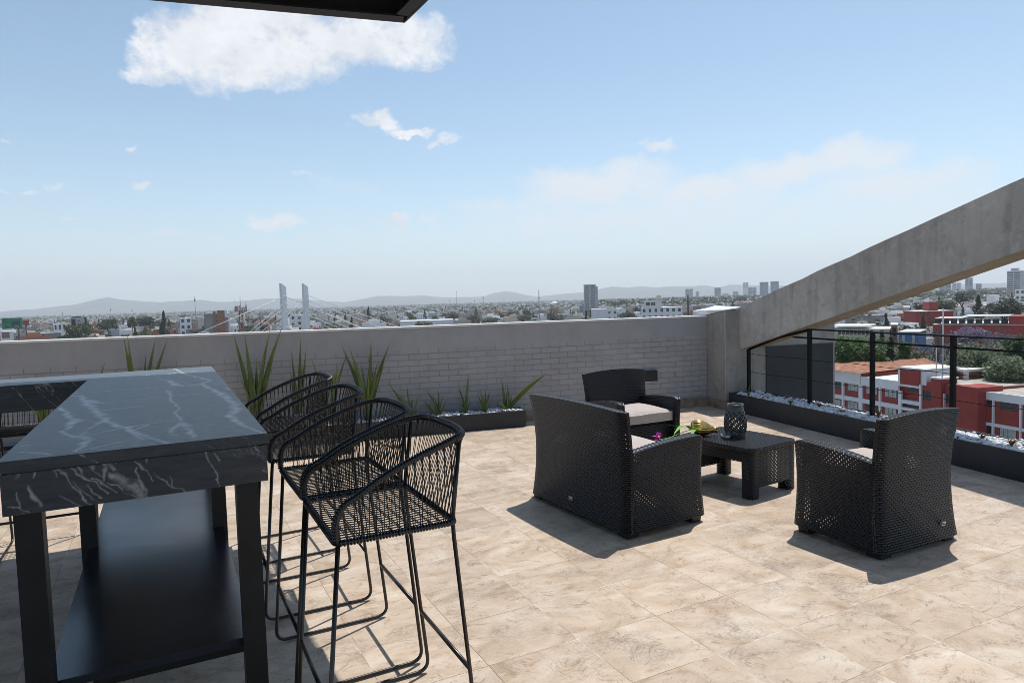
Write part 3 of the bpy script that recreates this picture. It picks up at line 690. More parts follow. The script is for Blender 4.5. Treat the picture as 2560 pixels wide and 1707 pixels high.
def wicker_seat(root, w, d, tagx):
    hw=w/2
    b=MB()
    arch=.024 if w<1 else .018
    def prof(t): return .030*(1-(2*t-1)**2)-.030*max(0,t-.55)
    def hwid(t): return (hw-.010)*(1-(.052 if w<1 else .034)*math.sin(PI*t)**.8-.012*t)
    def back(s,t,th):
        x=(2*s-1); zt=.835-arch+arch*(1-x*x)
        z=.035+(zt-.035)*t; cy=.012*(x*x)
        r=.03*max(0,(abs(x)-.9)/.1)**2
        return (x*hwid(t),-d/2+prof(t)+cy+th+(r if th==0 else -r*.2),z)
    shell(b,lambda s,t:back(s,t,0),lambda s,t:back(s,t,.06+.0*t),30,22,w,.80); b.build('backrest',M['wicker'],root,True)
    for sg in (-1,1):
        b=MB()
        def arm(s,t,th):
            y=-d/2+.045+(d-.045)*s
            ztop=.545+.055*s+.015*math.sin(PI*s)-.022*max(0,(s-.93)/.07)**2
            z=.045+(ztop-.045)*t
            fl=.018*(1-t)**1.5-.012*math.sin(PI*t)
            xx=hw-.02+fl-th-.012*(s*(1-t))
            e=max(0,(s-.94)/.06); f=max(0,(.07-s)/.07)
            xx+= (-.016*e*e if th==0 else .012*e*e); xx-= (.05*f*f if th==0 else 0)
            return (sg*xx,y-.006*math.sin(PI*t)*s,z)
        o_,i_=(lambda s,t:arm(s,t,0)),(lambda s,t:arm(s,t,.078))
        if sg>0: shell(b,lambda s,t:o_(s,t),lambda s,t:i_(s,t),24,16,d,.55)
        else: shell(b,lambda s,t:i_(s,t),lambda s,t:o_(s,t),24,16,d,.55)
        b.build('armrest',M['wicker'],root,True)
    b=MB(); xs=hw-.10
    shell(b,lambda s,t:(xs-2*xs*s,d/2-.045-.02*(2*s-1)**2,.075+.285*t),lambda s,t:(xs-2*xs*s,d/2-.075-.02*(2*s-1)**2,.075+.285*t),20,8,2*xs,.29); b.build('seat_front',M['wicker'],root,True)
    b=MB(); b.box(-xs,xs,-d/2+.09,d/2-.08,.350,.384); b.build('seat_deck',M['foot'],root,True)
    # cushion with a soft crown
    b=MB(); cx0=hw-.105; cy0,cy1=-d/2+.10,d/2-.035
    n=20
    def cu(i,j,zs):
        s,t=i/(n-1),j/(n-1); x=-cx0+2*cx0*s; y=cy0+(cy1-cy0)*t
        e=min(s,1-s)*2*cx0; f=min(t,1-t)*(cy1-cy0); q=min(1,min(e,f)/.05)
        fr=.010*math.sin(PI*s) if t>.5 else 0
        yy=y+fr*(t-.5)*2
        return (x,yy,(.466+.022*(1-(1-q)**2)+.018*math.sin(PI*s)*math.sin(PI*t)+.003*math.sin(9*s+4*t)) if zs else .386)
    T_=[[cu(i,j,1) for j in range(n)] for i in range(n)]; B_=[[cu(i,j,0) for j in range(n)] for i in range(n)]
    u0=lambda i,j:(i*.03,j*.03); b.grid(T_,u0); b.grid(B_,u0,flip=True)
    loop=[(i,0) for i in range(n)]+[(n-1,j) for j in range(1,n)]+[(i,n-1) for i in range(n-2,-1,-1)]+[(0,j) for j in range(n-2,0,-1)]
    b.grid([[B_[i][j],T_[i][j]] for i,j in loop],u0,0,True,True)
    cu_=b.build('cushion',M['cushion'],root,True)
    b=MB(); b.tube([T_[i][j] for i,j in loop],.004,6,closed=True); b.tube([(p[0],p[1],p[2]+.006) for p in (B_[i][j] for i,j in loop)],.004,6,closed=True); b.build('piping',M['seam'],cu_,True)
    for sx in (-1,1):
        for y0,y1 in ((-d/2+.035,-d/2+.13),(d/2-.105,d/2-.03)):
            b=MB(); b.hexa([(sx*(hw-.082)-.045,y0,0),(sx*(hw-.082)+.045,y0,0),(sx*(hw-.082)+.045,y1,0),(sx*(hw-.082)-.045,y1,0)]+[(sx*(hw-.082)-.05,y0-.004,.06),(sx*(hw-.082)+.05,y0-.004,.06),(sx*(hw-.082)+.05,y1+.004,.06),(sx*(hw-.082)-.05,y1+.004,.06)]); b.build('foot',M['foot'],root,True)
    b=MB(); yb=-d/2-.004+.013; b.box(tagx-.02,tagx+.02,yb-.006,yb+.004,.118,.142); lt=b.build('label_plate',M['tagm'],root,True)
    b=MB(); b.box(tagx-.014,tagx-.008,yb-.0085,yb-.0065,.128,.137); b.box(tagx-.006,tagx+.016,yb-.0085,yb-.0065,.123,.128); b.build('emblem',M['tagk'],lt,True)
SF=Vector((.976,.217)); 
sofa=thing('wicker_sofa','black wicker two seat sofa with pale cushion seen from behind','sofa',(0,0,0))
ra=math.atan2(-SF.x,SF.y)          # local +y turned onto the facing direction
mid=(Vector((1.61,5.00))+Vector((1.88,3.87)))/2; c_=mid+SF*.345
sofa.location=(c_.x,c_.y,0); sofa.rotation_euler=(0,0,ra)
wicker_seat(sofa,1.225,.70,-.02)
F2=Vector((-.165,.986)); mid=(Vector((3.066,3.022))+Vector((3.763,3.126)))/2; c_=mid+F2*.315+Vector((.012,0))
ch=thing('wicker_armchair','black wicker armchair in the foreground with its back to the camera','armchair',(c_.x,c_.y,0),math.atan2(-F2.x,F2.y),'black wicker armchairs round the coffee table')
wicker_seat(ch,.755,.64,.19)
F3=Vector((.15,-.988)); c_=Vector((2.93,5.86))
ch2=copy_tree(ch); ch2.location=(c_.x,c_.y,0); ch2.rotation_euler=(0,0,math.atan2(-F3.x,F3.y)); ch2['label']='black wicker armchair with taupe cushion facing the camera in front of the brick wall'

# coffee table: length axis y
ct=thing('coffee_table','low black wicker coffee table with rounded corners between the armchairs','coffee table',(3.283,4.70,0),R(17))
TWd,TL,ZC_=.57,.73,.39
def rr_outline(hx,hy,r,bul=.02,n=6):
    out=[]
    for cx,cy,a0 in ((hx-r,hy-r,0),(-hx+r,hy-r,90),(-hx+r,-hy+r,180),(hx-r,-hy+r,270)):
        for k in range(n+1):
            a=R(a0+90*k/n); out.append((cx+r*math.cos(a),cy+r*math.sin(a)))
    res=[]
    for i in range(len(out)):
        a=Vector(out[i]); c=Vector(out[(i+1)%len(out)]); m_=max(1,int((c-a).length/.05))
        for k in range(m_): res.append(a.lerp(c,k/m_))
    return [(p.x*(1+bul*math.cos(PI*p.y/(2*hy))),p.y*(1+bul*math.cos(PI*p.x/(2*hx)))) for p in res]
ol=rr_outline(TWd/2,TL/2,.06)
b=MB(); N=len(ol)
top_=[(x,y,ZC_) for x,y in ol]; low=[(x*1.01,y*1.01,ZC_-.03) for x,y in ol]
rings=[[(x*k,y*k,ZC_) for k in (1,.66,.33,.001)] for x,y in ol]
b.grid(rings,lambda i,j:(rings[i%N][j][0],rings[i%N][j][1]),0,False,True)
rings2=[[(x*k,y*k,ZC_-.03) for k in (1.01,.66,.33,.001)] for x,y in ol]
b.grid(rings2,lambda i,j:(rings2[i%N][j][0],rings2[i%N][j][1]),0,False,True,True)
b.grid([[low[i],top_[i]] for i in range(N)],lambda i,j:(i*.045,j*.03),0,True,True)
b.build('table_top',M['wicker'],ct,True)
def tpanel(name,fo,fi,L,h): b=MB(); shell(b,fo,fi,18,8,L,h); return b.build(name,M['wicker'],ct,True)
for sg in (-1,1):
    yy=lambda s:(TL/2-.012+.010*math.sin(PI*s))
    tpanel('end_panel',lambda s,t:(-sg*(.255-.51*s),sg*yy(s),.085+(.274)*t),lambda s,t:(-sg*(.255-.51*s),sg*(yy(s)-.035),.085+.274*t),.51,.28)
    tpanel('side_panel',lambda s,t:(sg*(TWd/2-.012+.008*math.sin(PI*s)),sg*(-.30+.60*s),.275+.085*t),lambda s,t:(sg*(TWd/2-.045),sg*(-.30+.60*s),.275+.085*t),.6,.09)
for sx in (-1,1):
    for sy in (-1,1):
        b=MB(); cx_,cy_=sx*(TWd/2-.062),sy*(TL/2-.062)
        def lg(i,z): a=2*PI*i/20; k=(abs(math.cos(a))**3.2+abs(math.sin(a))**3.2)**(-1/3.2); return (cx_+.056*k*math.cos(a)*(1 if z>.1 else .97),cy_+.056*k*math.sin(a)*(1 if z>.1 else .97),z)
        b.grid([[lg(i,z) for z in (.0,.05,.10,.36)] for i in range(20)],lambda i,j:(i*.022,(0,.05,.1,.36)[j]),0,True,True)
        b.face([b.vert(lg(i,0)) for i in range(20)][::-1]); b.build('leg',M['wicker'],ct,True)

# lantern with diamond lattice
ln=thing('lattice_lantern','grey ceramic lantern vase with diamond cut-outs standing on the coffee table','lantern',(3.283,4.705,ZC_+.001),0)
b=MB(); NT_,NZ=144,66; HL=.262
def lr(z):
    t=z/HL
    if t<.80: return .062+.028*math.sin(PI*min(1,(t+.06)/.95))**.8
    return .0585+.012*((1-t)/.2) if t<.93 else .060
def lp_(i,j,dr_): a=2*PI*i/NT_; z=HL*j/NZ; r_=lr(z)-dr_; return (r_*math.cos(a),r_*math.sin(a),z)
def keep(i,j):
    z=(j+.5)/NZ
    if z<.13 or z>.80: return True
    q=(z-.13)/.67*3.5; a=(i+.5)/NT_*11
    d1=((a+q)%1.0); d2=((a-q)%1.0)
    return min(d1,1-d1)<.165 or min(d2,1-d2)<.165
base=len(b.v); 
for dr_ in (0,.008):
    for i in range(NT_):
        for j in range(NZ+1): b.v.append(lp_(i,j,dr_))
idx=lambda l,i,j:base+l*NT_*(NZ+1)+(i%NT_)*(NZ+1)+j
K=[[keep(i,j) for j in range(NZ)] for i in range(NT_)]
for i in range(NT_):
    for j in range(NZ):
        if not K[i][j]: continue
        b.face((idx(0,i,j),idx(0,i+1,j),idx(0,i+1,j+1),idx(0,i,j+1)),None,0,True); b.face((idx(1,i,j),idx(1,i,j+1),idx(1,i+1,j+1),idx(1,i+1,j)),None,0,True)
        if not K[(i+1)%NT_][j]: b.face((idx(0,i+1,j),idx(1,i+1,j),idx(1,i+1,j+1),idx(0,i+1,j+1)))
        if not K[i-1][j]: b.face((idx(0,i,j),idx(0,i,j+1),idx(1,i,j+1),idx(1,i,j)))
        if j+1<NZ and not K[i][j+1]: b.face((idx(0,i,j+1),idx(0,i+1,j+1),idx(1,i+1,j+1),idx(1,i,j+1)))
        if j>0 and not K[i][j-1]: b.face((idx(0,i,j),idx(1,i,j),idx(1,i+1,j),idx(0,i+1,j)))
b.build('lattice_body',M['lantern'],ln,True)
b=MB(); b.lathe([(.0,0),(.061,0),(.064,.004),(.062,.012),(.0,.012)],40); b.build('lantern_base',M['lantern'],ln,True)
b=MB(); b.lathe([(.050,HL-.012),(.050,HL+.004),(.056,HL+.009),(.066,HL+.007),(.068,HL-.002),(.061,HL-.010),(.050,HL-.012)],40); b.build('rim',M['lantern'],ln,True)

# gold vase lying on its side
VB=onz(1640+585/5.2275,980+545/5.2275,ZC_)
gv=thing('ribbed_vase','gold ribbed ceramic vase lying on its side on the coffee table','vase',(3.07,4.86,ZC_+.063),R(-28))
prof=[(.0,-.088),(.026,-.087),(.045,-.075),(.058,-.050),(.062,-.02),(.058,.012),(.046,.045),(.031,.075),(.023,.100),(.026,.118),(.030,.124),(.022,.122),(.018,.100)]
b=MB(); b.lathe(prof,96,0,(0,0,0),lambda a,z:1+.075*abs(math.sin(a*9))*(1 if z<.1 else 0))
b.v=[(v[2],v[0],v[1]+v[2]*-.12) for v in b.v]; b.build('vase_body',M['gold'],gv,True)
# orchid stem lying between vase and sofa
oc=thing('orchid_stem','magenta orchid with bright green leaves lying between gold vase and sofa','flower',(2.75,4.62,.40))
def leaf(b,p0,p1,w,sag=.0,n=8,up=Vector((0,0,1)),mi=0,fold=.25):
    p0,p1=Vector(p0),Vector(p1); d=p1-p0; s_=d.cross(up); s_=s_.normalized() if s_.length>1e-6 else Vector((1,0,0)); P=[]
    nn=s_.cross(d).normalized()
    for k in range(n+1):
        t=k/n; c=p0+d*t+up*(sag*4*t*(1-t)); ww=w*math.sin(PI*min(1,.12+.88*t)**.8)*(1-.15*t) if t<1 else 0
        P.append([c-s_*ww+nn*ww*fold,c,c+s_*ww+nn*ww*fold])
    b.grid(P,lambda i,j:(j/2,i/n),mi,True)
o0=Vector(oc.location)
for a,c,w,sg in (((2.98,4.86,.44),(2.60,4.50,.50),.028,.05),((3.0,4.83,.43),(2.72,4.45,.47),.024,.04),((2.95,4.9,.45),(2.66,4.72,.53),.008,.01)):
    b=MB(); leaf(b,Vector(a)-o0,Vector(c)-o0,w,sg); b.build('leaf',M['leafbright'],oc,True)
b=MB(); b.tube(smooth([Vector(p)-o0 for p in ((3.03,4.88,.45),(2.8,4.7,.47),(2.6,4.56,.47),(2.46,4.47,.485))],5),.003,5); b.build('stem',M['leafbright'],oc,True)
fc=Vector((2.455,4.47,.495))-o0; b=MB()
for k in range(5):
    a=2*PI*k/5; e=Vector((math.cos(a)*.7,math.sin(a)*.5,.75*math.sin(a+1)+.5)).normalized()*.05; leaf(b,fc,fc+e,.019,.004)
b.build('blossom',M['petal'],oc,True)
b=MB(); b.blob(fc+Vector((0,-.01,.012)),.011,0,1); b.build('blossom_centre',M['petalw'],oc,True)
gd=thing('ashtray','small grey glossy ashtray on the coffee table beside the gold vase','ashtray',(3.19,4.70,ZC_+.001),R(12))
b=MB(); b.lathe([(.0,0),(.034,0),(.038,.005),(.040,.026),(.034,.026),(.030,.009),(.0,.008)],20); b.build('bowl',M['tagm'],gd,True)

# ================================================================ plants in the planters
def blade(b,p0,p1,w,bow=.03,n=9,rng=random):
    p0,p1=Vector(p0),Vector(p1); d=p1-p0; side=Vector((1,0,0)) if abs(d.x)<abs(d.y)*2+1 else Vector((0,1,0))
    s_=d.cross(Vector((0,1,0))); s_=s_.normalized() if s_.length>1e-6 else Vector((1,0,0))
    tw=rng.uniform(-.5,.5); P=[]
    for k in range(n+1):
        t=k/n; c=p0+d*t+Vector((0,-1,0))*(bow*math.sin(PI*t))+Vector((d.x,0,0))*(-.12*math.sin(PI*t))
        ww=w*(.55+.9*t if t<.45 else (.955*(1-((t-.45)/.55)**1.8)+.006)); sd=(s_*math.cos(tw)+Vector((0,1,0))*math.sin(tw))
        P.append([c-sd*ww,c+Vector((0,ww*.5,0)),c+sd*ww])
    b.grid(P,lambda i,j:(j/2,i/n),0,True)
def plant(label,basepx,tips,mat,w,Y=8.02,name='flax_plant',cat='plant',group='spiky plants in the rear planter'):
    B=onY(*basepx,Y); B.z=.185
    t=thing(name,label,cat,(B.x,B.y,B.z),0,group); rng=random.Random(int(basepx[0]))
    tips=list(tips)+[((tp[0]*.6+basepx[0]*.4)+rng.uniform(-14,14),basepx[1]+(tp[1]-basepx[1])*rng.uniform(.45,.8),.75) for tp in tips+tips[::2]]
    for k,tp in enumerate(tips):
        q=onY(tp[0],tp[1],Y+rng.uniform(-.07,.09)); 
        if q.y>8.17: q.y=8.17
        p=Vector((rng.uniform(-.025,.025),rng.uniform(-.03,.03),-.02)); b=MB(); ww=w*1.22*(tp[2] if len(tp)>2 else 1)
        blade(b,p,q-B,ww,.02,9,rng); b.build('leaf',M['flaxy'] if (len(tp)>3) else mat,t,True)
plant('flax plant with four tall blades behind the left part of the marble table',(352,1040),[(309,840),(318,835,.8),(390,842),(421,842)],M['flax'],.020)
plant('large flax clump with many tall blades right of the marble table',(642,1040),[(582,830),(612,834),(675,822),(706,815,1.1),(690,862),(640,890,.6),(625,905,.6),(598,935,.6)],M['flax'],.020)
plant('flax plant of thin reddish blades behind the farthest stool',(746,1035),[(727,870,.8),(752,842),(767,862,.7),(757,905,.7),(730,930,.7)],M['flax'],.017)
plant('flax plant with yellow tips behind the farthest stools',(828,1030),[(776,890,.8),(845,912,1,1),(838,930,1,1),(870,875,.7),(800,945,.6)],M['flax'],.018)
plant('tall broad flax clump beside the second stool in the rear planter',(918,1030),[(853,862),(872,862),(900,900,.7),(928,850),(975,858,1.1),(921,935,.6,1),(962,905,.7),(888,915,.7),(935,915,.6)],M['flax'],.020)
sm=[('small spiky tuft with a long blade drooping left behind the nearest stools',(1026,1028),[(968,955),(992,975,.8),(1016,958,.8),(1050,983,.8),(1035,990,.7),(1005,1000,.7),(1042,1005,.6)]),
 ('small spiky tuft of thin fanned blades right of the nearest stool',(1096,1030),[(1063,972),(1053,998,.8),(1094,966,.8),(1121,996,.8),(1080,985,.7),(1108,985,.7),(1070,1010,.6)]),
 ('small spiky plant with one tall upright blade in the rear planter',(1163,1030),[(1144,962),(1171,932,1.3),(1155,985,.7),(1178,1000,.7),(1150,1005,.6)]),
 ('small dense tuft of upright blades in the rear planter',(1212,1028),[(1200,970),(1213,972),(1225,976),(1192,985,.7),(1219,990,.7),(1232,1000,.6),(1204,1000,.6)])]
for l,bp,tp in sm: plant(l,bp,tp,M['flax'],.011,7.99)
plant('spiky plant with one broad blade leaning right at the planter end',(1267,1027),[(1368,932,2.0,1),(1253,945,1.1),(1268,960,.8),(1241,1000,1.1,1),(1280,985,.8),(1290,1000,.6)],M['flax'],.012,7.99)
plant('low yellow green plant tip just above the far edge of the marble table',(112,1060),[(105,930,.8,1),(60,937,.6,1),(125,950,.6,1)],M['flax'],.02)
plant('single leaning flax blade behind the marble wing',(225,1045),[(263,903,.9),(240,940,.6),(205,960,.6)],M['flax'],.02)
# succulents among the right pebbles
def rosette(label,px,py,mat,r,n,upz,name='succulent'):
    c=onz(px,py,.235); t=thing(name,label,'plant',tuple(c),0,'little plants among the right planter pebbles'); rng=random.Random(px); b=MB()
    for k in range(n):
        a=k*2.4; rr_=r*rng.uniform(.6,1.1); leaf(b,(0,0,-.01),(rr_*math.cos(a),rr_*math.sin(a),upz*rng.uniform(.4,1.1)),r*.16,.012,5)
    b.build('leaves',mat,t,True)
rosette('thin dry grass tuft at the foot of the short railing post',1871,992,M['sedum'],.05,9,.17,'grass_tuft')
rosette('brown withered succulent nearest the concrete pier',1915,996,M['dry'],.06,16,.03)
rosette('green succulent with a thin stalk left of the first tall railing post',1976,1009,M['sedum'],.05,16,.05)
rosette('brown withered succulent right of the first tall railing post',2048,1017,M['dry'],.05,16,.04)
rosette('brown withered succulent left of the second tall railing post',2104,1032,M['dry'],.06,16,.04)
rosette('dark thorny sprig beside the front armchair back',2196,1045,M['dry'],.05,9,.13)
rosette('brown withered succulent right of the front armchair',2456,1098,M['dry'],.05,16,.05)
rosette('brown withered succulent at the right picture edge',2530,1112,M['dry'],.06,16,.045)
HAZE,SUN_E,CLV,EXPO=1.1e-4,3.9,5.7,.12
SKYT=(1.04,1.06,.945)
HORZ=(3.85,4.02,4.4)
# ================================================================ the city below
M['asphalt']=plain('city_ground',(.19,.185,.175),.95,.35,.02)
M['white']=plain('white_wall_paint',(.74,.74,.75),.75,.06,.4)
M['brickred']=plain('red_wall_paint',(.31,.042,.033),.8,.10,.5)
M['clay']=plain('clay_gravel_roof',(.36,.155,.085),.9,.5,1.2)
M['roofgrey']=plain('grey_ribbed_roof',(.44,.40,.35),.85,.25,.6)
M['roofwhite']=plain('white_roof',(.72,.71,.69),.8,.15,.3)
M['brick']=M.get('brick'); M['barebrick']=plain('bare_brick',(.33,.15,.095),.85,.3,2)
M['glass']=plain('dark_window_glass',(.02,.026,.034),.12,.3,.5,spec=.8)
M['curtain']=plain('curtained_window',(.40,.42,.40),.35,.25,1.2)
M['wframe']=plain('dark_window_frame',(.035,.035,.04),.5,.1,5)
M['cream']=plain('cream_wall_paint',(.58,.52,.42),.8,.12,.5); M['greyw']=plain('grey_wall_render',(.42,.43,.45),.8,.12,.4)
M['blue']=plain('blue_wall_paint',(.05,.13,.29),.75,.12,.5); M['haze1']=plain('haze_blue_facade',(.36,.42,.50),.5,.15,.05)  # far facades: blue of the distant haze is mixed into their colour
M['conc2']=plain('rough_concrete',(.27,.26,.25),.9,.2,.3); M['mast']=plain('mast_steel',(.35,.34,.34),.6,.1,.5); M['dkmast']=plain('dark_mast_steel',(.05,.05,.055),.6,.1,.5)
M['towerred']=plain('tower_red',(.42,.06,.04),.6,.1,.5)
g=bpy.data.objects.new('ground',None)
b=MB(); b.box(-15500,15500,-3000,15500,GZ-.8,GZ); o=b.build('ground',M['asphalt']); tag(o,kind='structure')

def axes(az): return Vector((math.cos(az),-math.sin(az))), Vector((math.sin(az),math.cos(az)))   # across, away
def win(parent,o,ax,zz0,zz1,s0,s1,mat,out,div=2,sill=False):
    """one window on a facade: frame with its mullions, pane behind; o facade origin (2-D), ax along, out outward normal"""
    P=lambda s,d,z:(o.x+ax.x*s+out.x*d,o.y+ax.y*s+out.y*d,z)
    th=max(.05,(s1-s0)*.03); f=MB()
    def bar(a,c,e,g_): f.hexa([P(a,.01,e),P(c,.01,e),P(c,-.02,e),P(a,-.02,e),P(a,.01,g_),P(c,.01,g_),P(c,-.02,g_),P(a,-.02,g_)])
    bar(s0,s1,zz0,zz0+th); bar(s0,s1,zz1-th,zz1); bar(s0,s0+th,zz0+th,zz1-th); bar(s1-th,s1,zz0+th,zz1-th)
    for k in range(1,div):
        c=s0+(s1-s0)*k/div; bar(c-th*.4,c+th*.4,zz0+th,zz1-th)
    fo=f.build('window',M['wframe'],parent)
    p=MB(); p.quad(P(s0+.01,.004,zz0+.01),P(s1-.01,.004,zz0+.01),P(s1-.01,.004,zz1-.01),P(s0+.01,.004,zz1-.01)); p.build('pane',mat,fo)

# ---- the red and white school
z6=lambda x,y:(2060+x/4.48,800+y/4.48)
zb=-15.9
A_=onz(2080,987.5,zb); B_=onz(2451.7,1052.2,zb)
FA=(B_-A_).to_2d().normalized(); FO=Vector((FA.y,-FA.x)); FO=FO if FO.dot(Vector((A_.x,A_.y)))<0 else -FO   # outward, to the terrace
def fac(x,y,d=0.0):
    px,py=z6(x,y); dd=ray(px,py); q=A_.to_2d()+FO*d
    t=(q.dot(FO))/(dd.x*FO.x+dd.y*FO.y); p=EYE+dd*t
    return (p.to_2d()-A_.to_2d()).dot(FA),p.z
scl=thing('school_building','red and white three storey building with clay roof below the terrace','building',(A_.x,A_.y,GZ))
def fb(bld,x0,x1,z0,z1,mi,d0=0.0,d1=.4):     # box on the facade: pixel columns x0..x1 at row y, metres z0..z1, from d0 behind to d1 proud
    o=A_.to_2d(); bld.obox(o+FA*x0-FO*d0,FA,FO,x1-x0,d0+d1,z0,z1,mi)
S=lambda x,y=900,d=0: fac(x,y,d)[0]
Zf=lambda x,y,d=0: fac(x,y,d)[1]
zt1=Zf(250,580); zp1=Zf(250,700); zt2=Zf(640,670); zp2=Zf(640,758); zbt=Zf(320,858); zbb=Zf(320,905)
zt3=Zf(2000,838); zp3=Zf(2000,912); zb3=Zf(2000,1170); zb3b=Zf(2000,1205); zg=GZ
w=MB()
s0=S(-260,800); sA=S(420,700); sB=S(848,760); sC=S(1090,800); sT1=S(1198,800,.6); sT1b=S(1312,800,.6); sD=S(1345,800); sE=S(1480,900,1.6); sF=S(1722,900,1.6); sG=S(1750,950); sEnd=S(3300,1200)
fb(w,s0,sA-.05,zg,zt1,1,9.5,0); fb(w,sA,sB,zg,zt2,1,9.5,0); fb(w,sB,sC,zg,zt2+.25,1,9.5,-.5); fb(w,sC,sG,zg,zt3+.4,1,9.5,0); fb(w,sG+.02,sEnd,zg,zt3,1,9.5,0)
w.build('wall',[M['white'],M['brickred']],scl)
w=MB()
for aa in ((s0,sA-.08,zp1,zt1+.25),(sA+.08,sB,zp2,zt2+.2),(sG+.1,sEnd,zp3,zt3+.2)):
    w=MB(); fb(w,*aa,0,-.002,.25); w.build('parapet',M['white'],scl)
for aa in ((s0,sB,zbb,zbt,0,-.002,.22),(sG+.1,sEnd,zb3b,zb3,0,-.002,.22),(s0,sB,zbb-3.5,zbt-3.45,0,-.002,.22),(sG+.1,sEnd,zb3b-3.2,zb3-3.2,0,-.002,.22),
 (sB+.1,sC-.1,Zf(990,945),Zf(990,905),0,.49,.2),(sB+.1,sC-.1,Zf(990,752),Zf(990,722),0,.49,.25),(sB+.1,sC-.1,Zf(990,1020),Zf(990,990),0,.49,.25)):
    w=MB(); fb(w,*aa); w.build('floor_band',M['white'],scl)
for xa,xb in ((213,232),(402,440),(628,646),(848,880),(1345,1362),(1900,1916),(2208,2226),(-20,0)):
    sa,sb=S(xa,900),S(xb,900); w=MB(); fb(w,sa,sb,zg,(zp1 if xa<420 else zp2 if xa<850 else Zf(1100,735) if xa<1300 else zp3)-.002,0,-.003,.28); w.build('pilaster',M['white'],scl)
w=MB(); fb(w,S(1084,800),S(1103,800),zg,Zf(1090,800)+1.0,0,-.003,.3); w.build('pilaster',M['white'],scl)
# windows
rngw=random.Random(4)
def W6(x0,y0,x1,y1,mat=None,div=2,d=.012):
    xm=(x0+x1)/2; sa,za=fac(x0,(y0+y1)/2,d); sb,_=fac(x1,(y0+y1)/2,d); _,zt_=fac(xm,y0,d); _,zl_=fac(xm,y1,d)
    q=A_.to_2d()+FO*d; win(scl,q,FA,zl_,zt_,sa,sb,mat or rngw.choice([M['glass'],M['curtain'],M['curtain']]),FO,div)
for a in ((95,685,190,765,None,3),(262,708,380,795,M['curtain'],3),(470,740,600,832,None,3),(680,768,815,868,M['curtain'],3),(95,885,188,965,M['curtain'],3),(262,912,378,1005,M['curtain'],3),(470,940,600,1040,None,3),(680,975,812,1072,M['curtain'],3)): W6(*a)
for a in ((935,758,1085,806,M['glass'],3),(920,938,1080,1002,M['glass'],4)): W6(*a,-.46)
W6(1106,795,1196,897,M['glass'],2); W6(1362,832,1412,930,M['glass'],1)
for a in ((1757,885,1898,970,M['glass'],3),(1970,915,2165,1012,M['glass'],3),(1757,1175,1885,1285,M['glass'],3),(1965,1212,2155,1340,M['curtain'],4),(1757,1380,1885,1480,M['glass'],3),(2300,960,2480,1060,M['glass'],3),(2300,1265,2480,1390,M['curtain'],4)): W6(*a)
# stair block, towers and penthouse
w=MB(); fb(w,S(872,640),S(1085,640),Zf(990,728),Zf(990,552),0,5,.3); w.build('stair_block',M['brickred'],scl)
w=MB(); fb(w,S(850,640),S(872,640)-.01,Zf(860,728),Zf(860,540),0,6,.34); fb(w,S(1085,640)+.01,S(1150,640),Zf(1100,725),Zf(1100,570),0,5.2,.05); fb(w,S(850,640),S(1150,640),Zf(990,552)+.003,Zf(990,552)+.25,0,6,.36); w.build('stair_block_frame',M['white'],scl)
w=MB(); fb(w,sT1,sT1b,zg,Zf(1255,660,.6),0,2.2,.6); fb(w,sE,sF,zg,Zf(1600,745,1.6),0,2.6,1.6); w.build('stair_tower',M['brickred'],scl)
w=MB(); fb(w,sT1-.05,sT1b+.1,Zf(1255,660,.6)+.002,Zf(1255,660,.6)+.22,0,2.3,.66); w.build('tower_coping',M['white'],scl)
dp=-6.0; ph0,ph1=S(1155,600,dp),S(1560,600,dp)
w=MB(); fb(w,ph0,ph1,Zf(1360,705,dp)-1,Zf(1360,560,dp),0,11,dp); w.build('penthouse_wall',M['barebrick'],scl)
w=MB(); fb(w,ph0-.5,ph1+.5,Zf(1360,560,dp)+.004,Zf(1360,560,dp)+.35,0,11.6,dp+.3); fb(w,ph1+.002,ph1+.45,Zf(1360,705,dp)-1,Zf(1360,560,dp),0,6.5,dp+.02); w.build('penthouse_roof',M['roofwhite'],scl)
w=MB()
def roofpoly(pts,z,mi,th=.06):
    q=[onz(*z6(*p),z) for p in pts]; n=len(q); b0=len(w.v)
    w.v+= [tuple(p) for p in q]; w.face(list(range(b0,b0+n)),None,mi)
w=MB(); roofpoly([(-300,530),(92,556),(420,597),(870,548),(1330,500),(1130,425),(92,483),(-300,505)],zt1+.27,0); w.build('roof',M['clay'],scl)
w=MB(); fb(w,sA,sC,zt2+.02,zt2+.08,0,12,-.25); w.build('roof',M['roofwhite'],scl)
w=MB(); fb(w,sG,sEnd,zt3+.05,zt3+.12,0,9.6,-.25); fb(w,sC,sG,zt3+.42,zt3+.5,0,9,-1); w.build('roof',M['roofgrey'],scl)
w=MB(); fb(w,S(300,560),sA-.1,zt1+.2,zt1+.21,0,14,-.3)
w=MB()
for k in range(3): q=A_.to_2d()+FA*(sA+4+k*1.2)-FO*4; w.tube([(q.x,q.y,zt2),(q.x,q.y,zt2+1.6)],.03,5)
w.build('roof_aerial',M['mast'],scl)

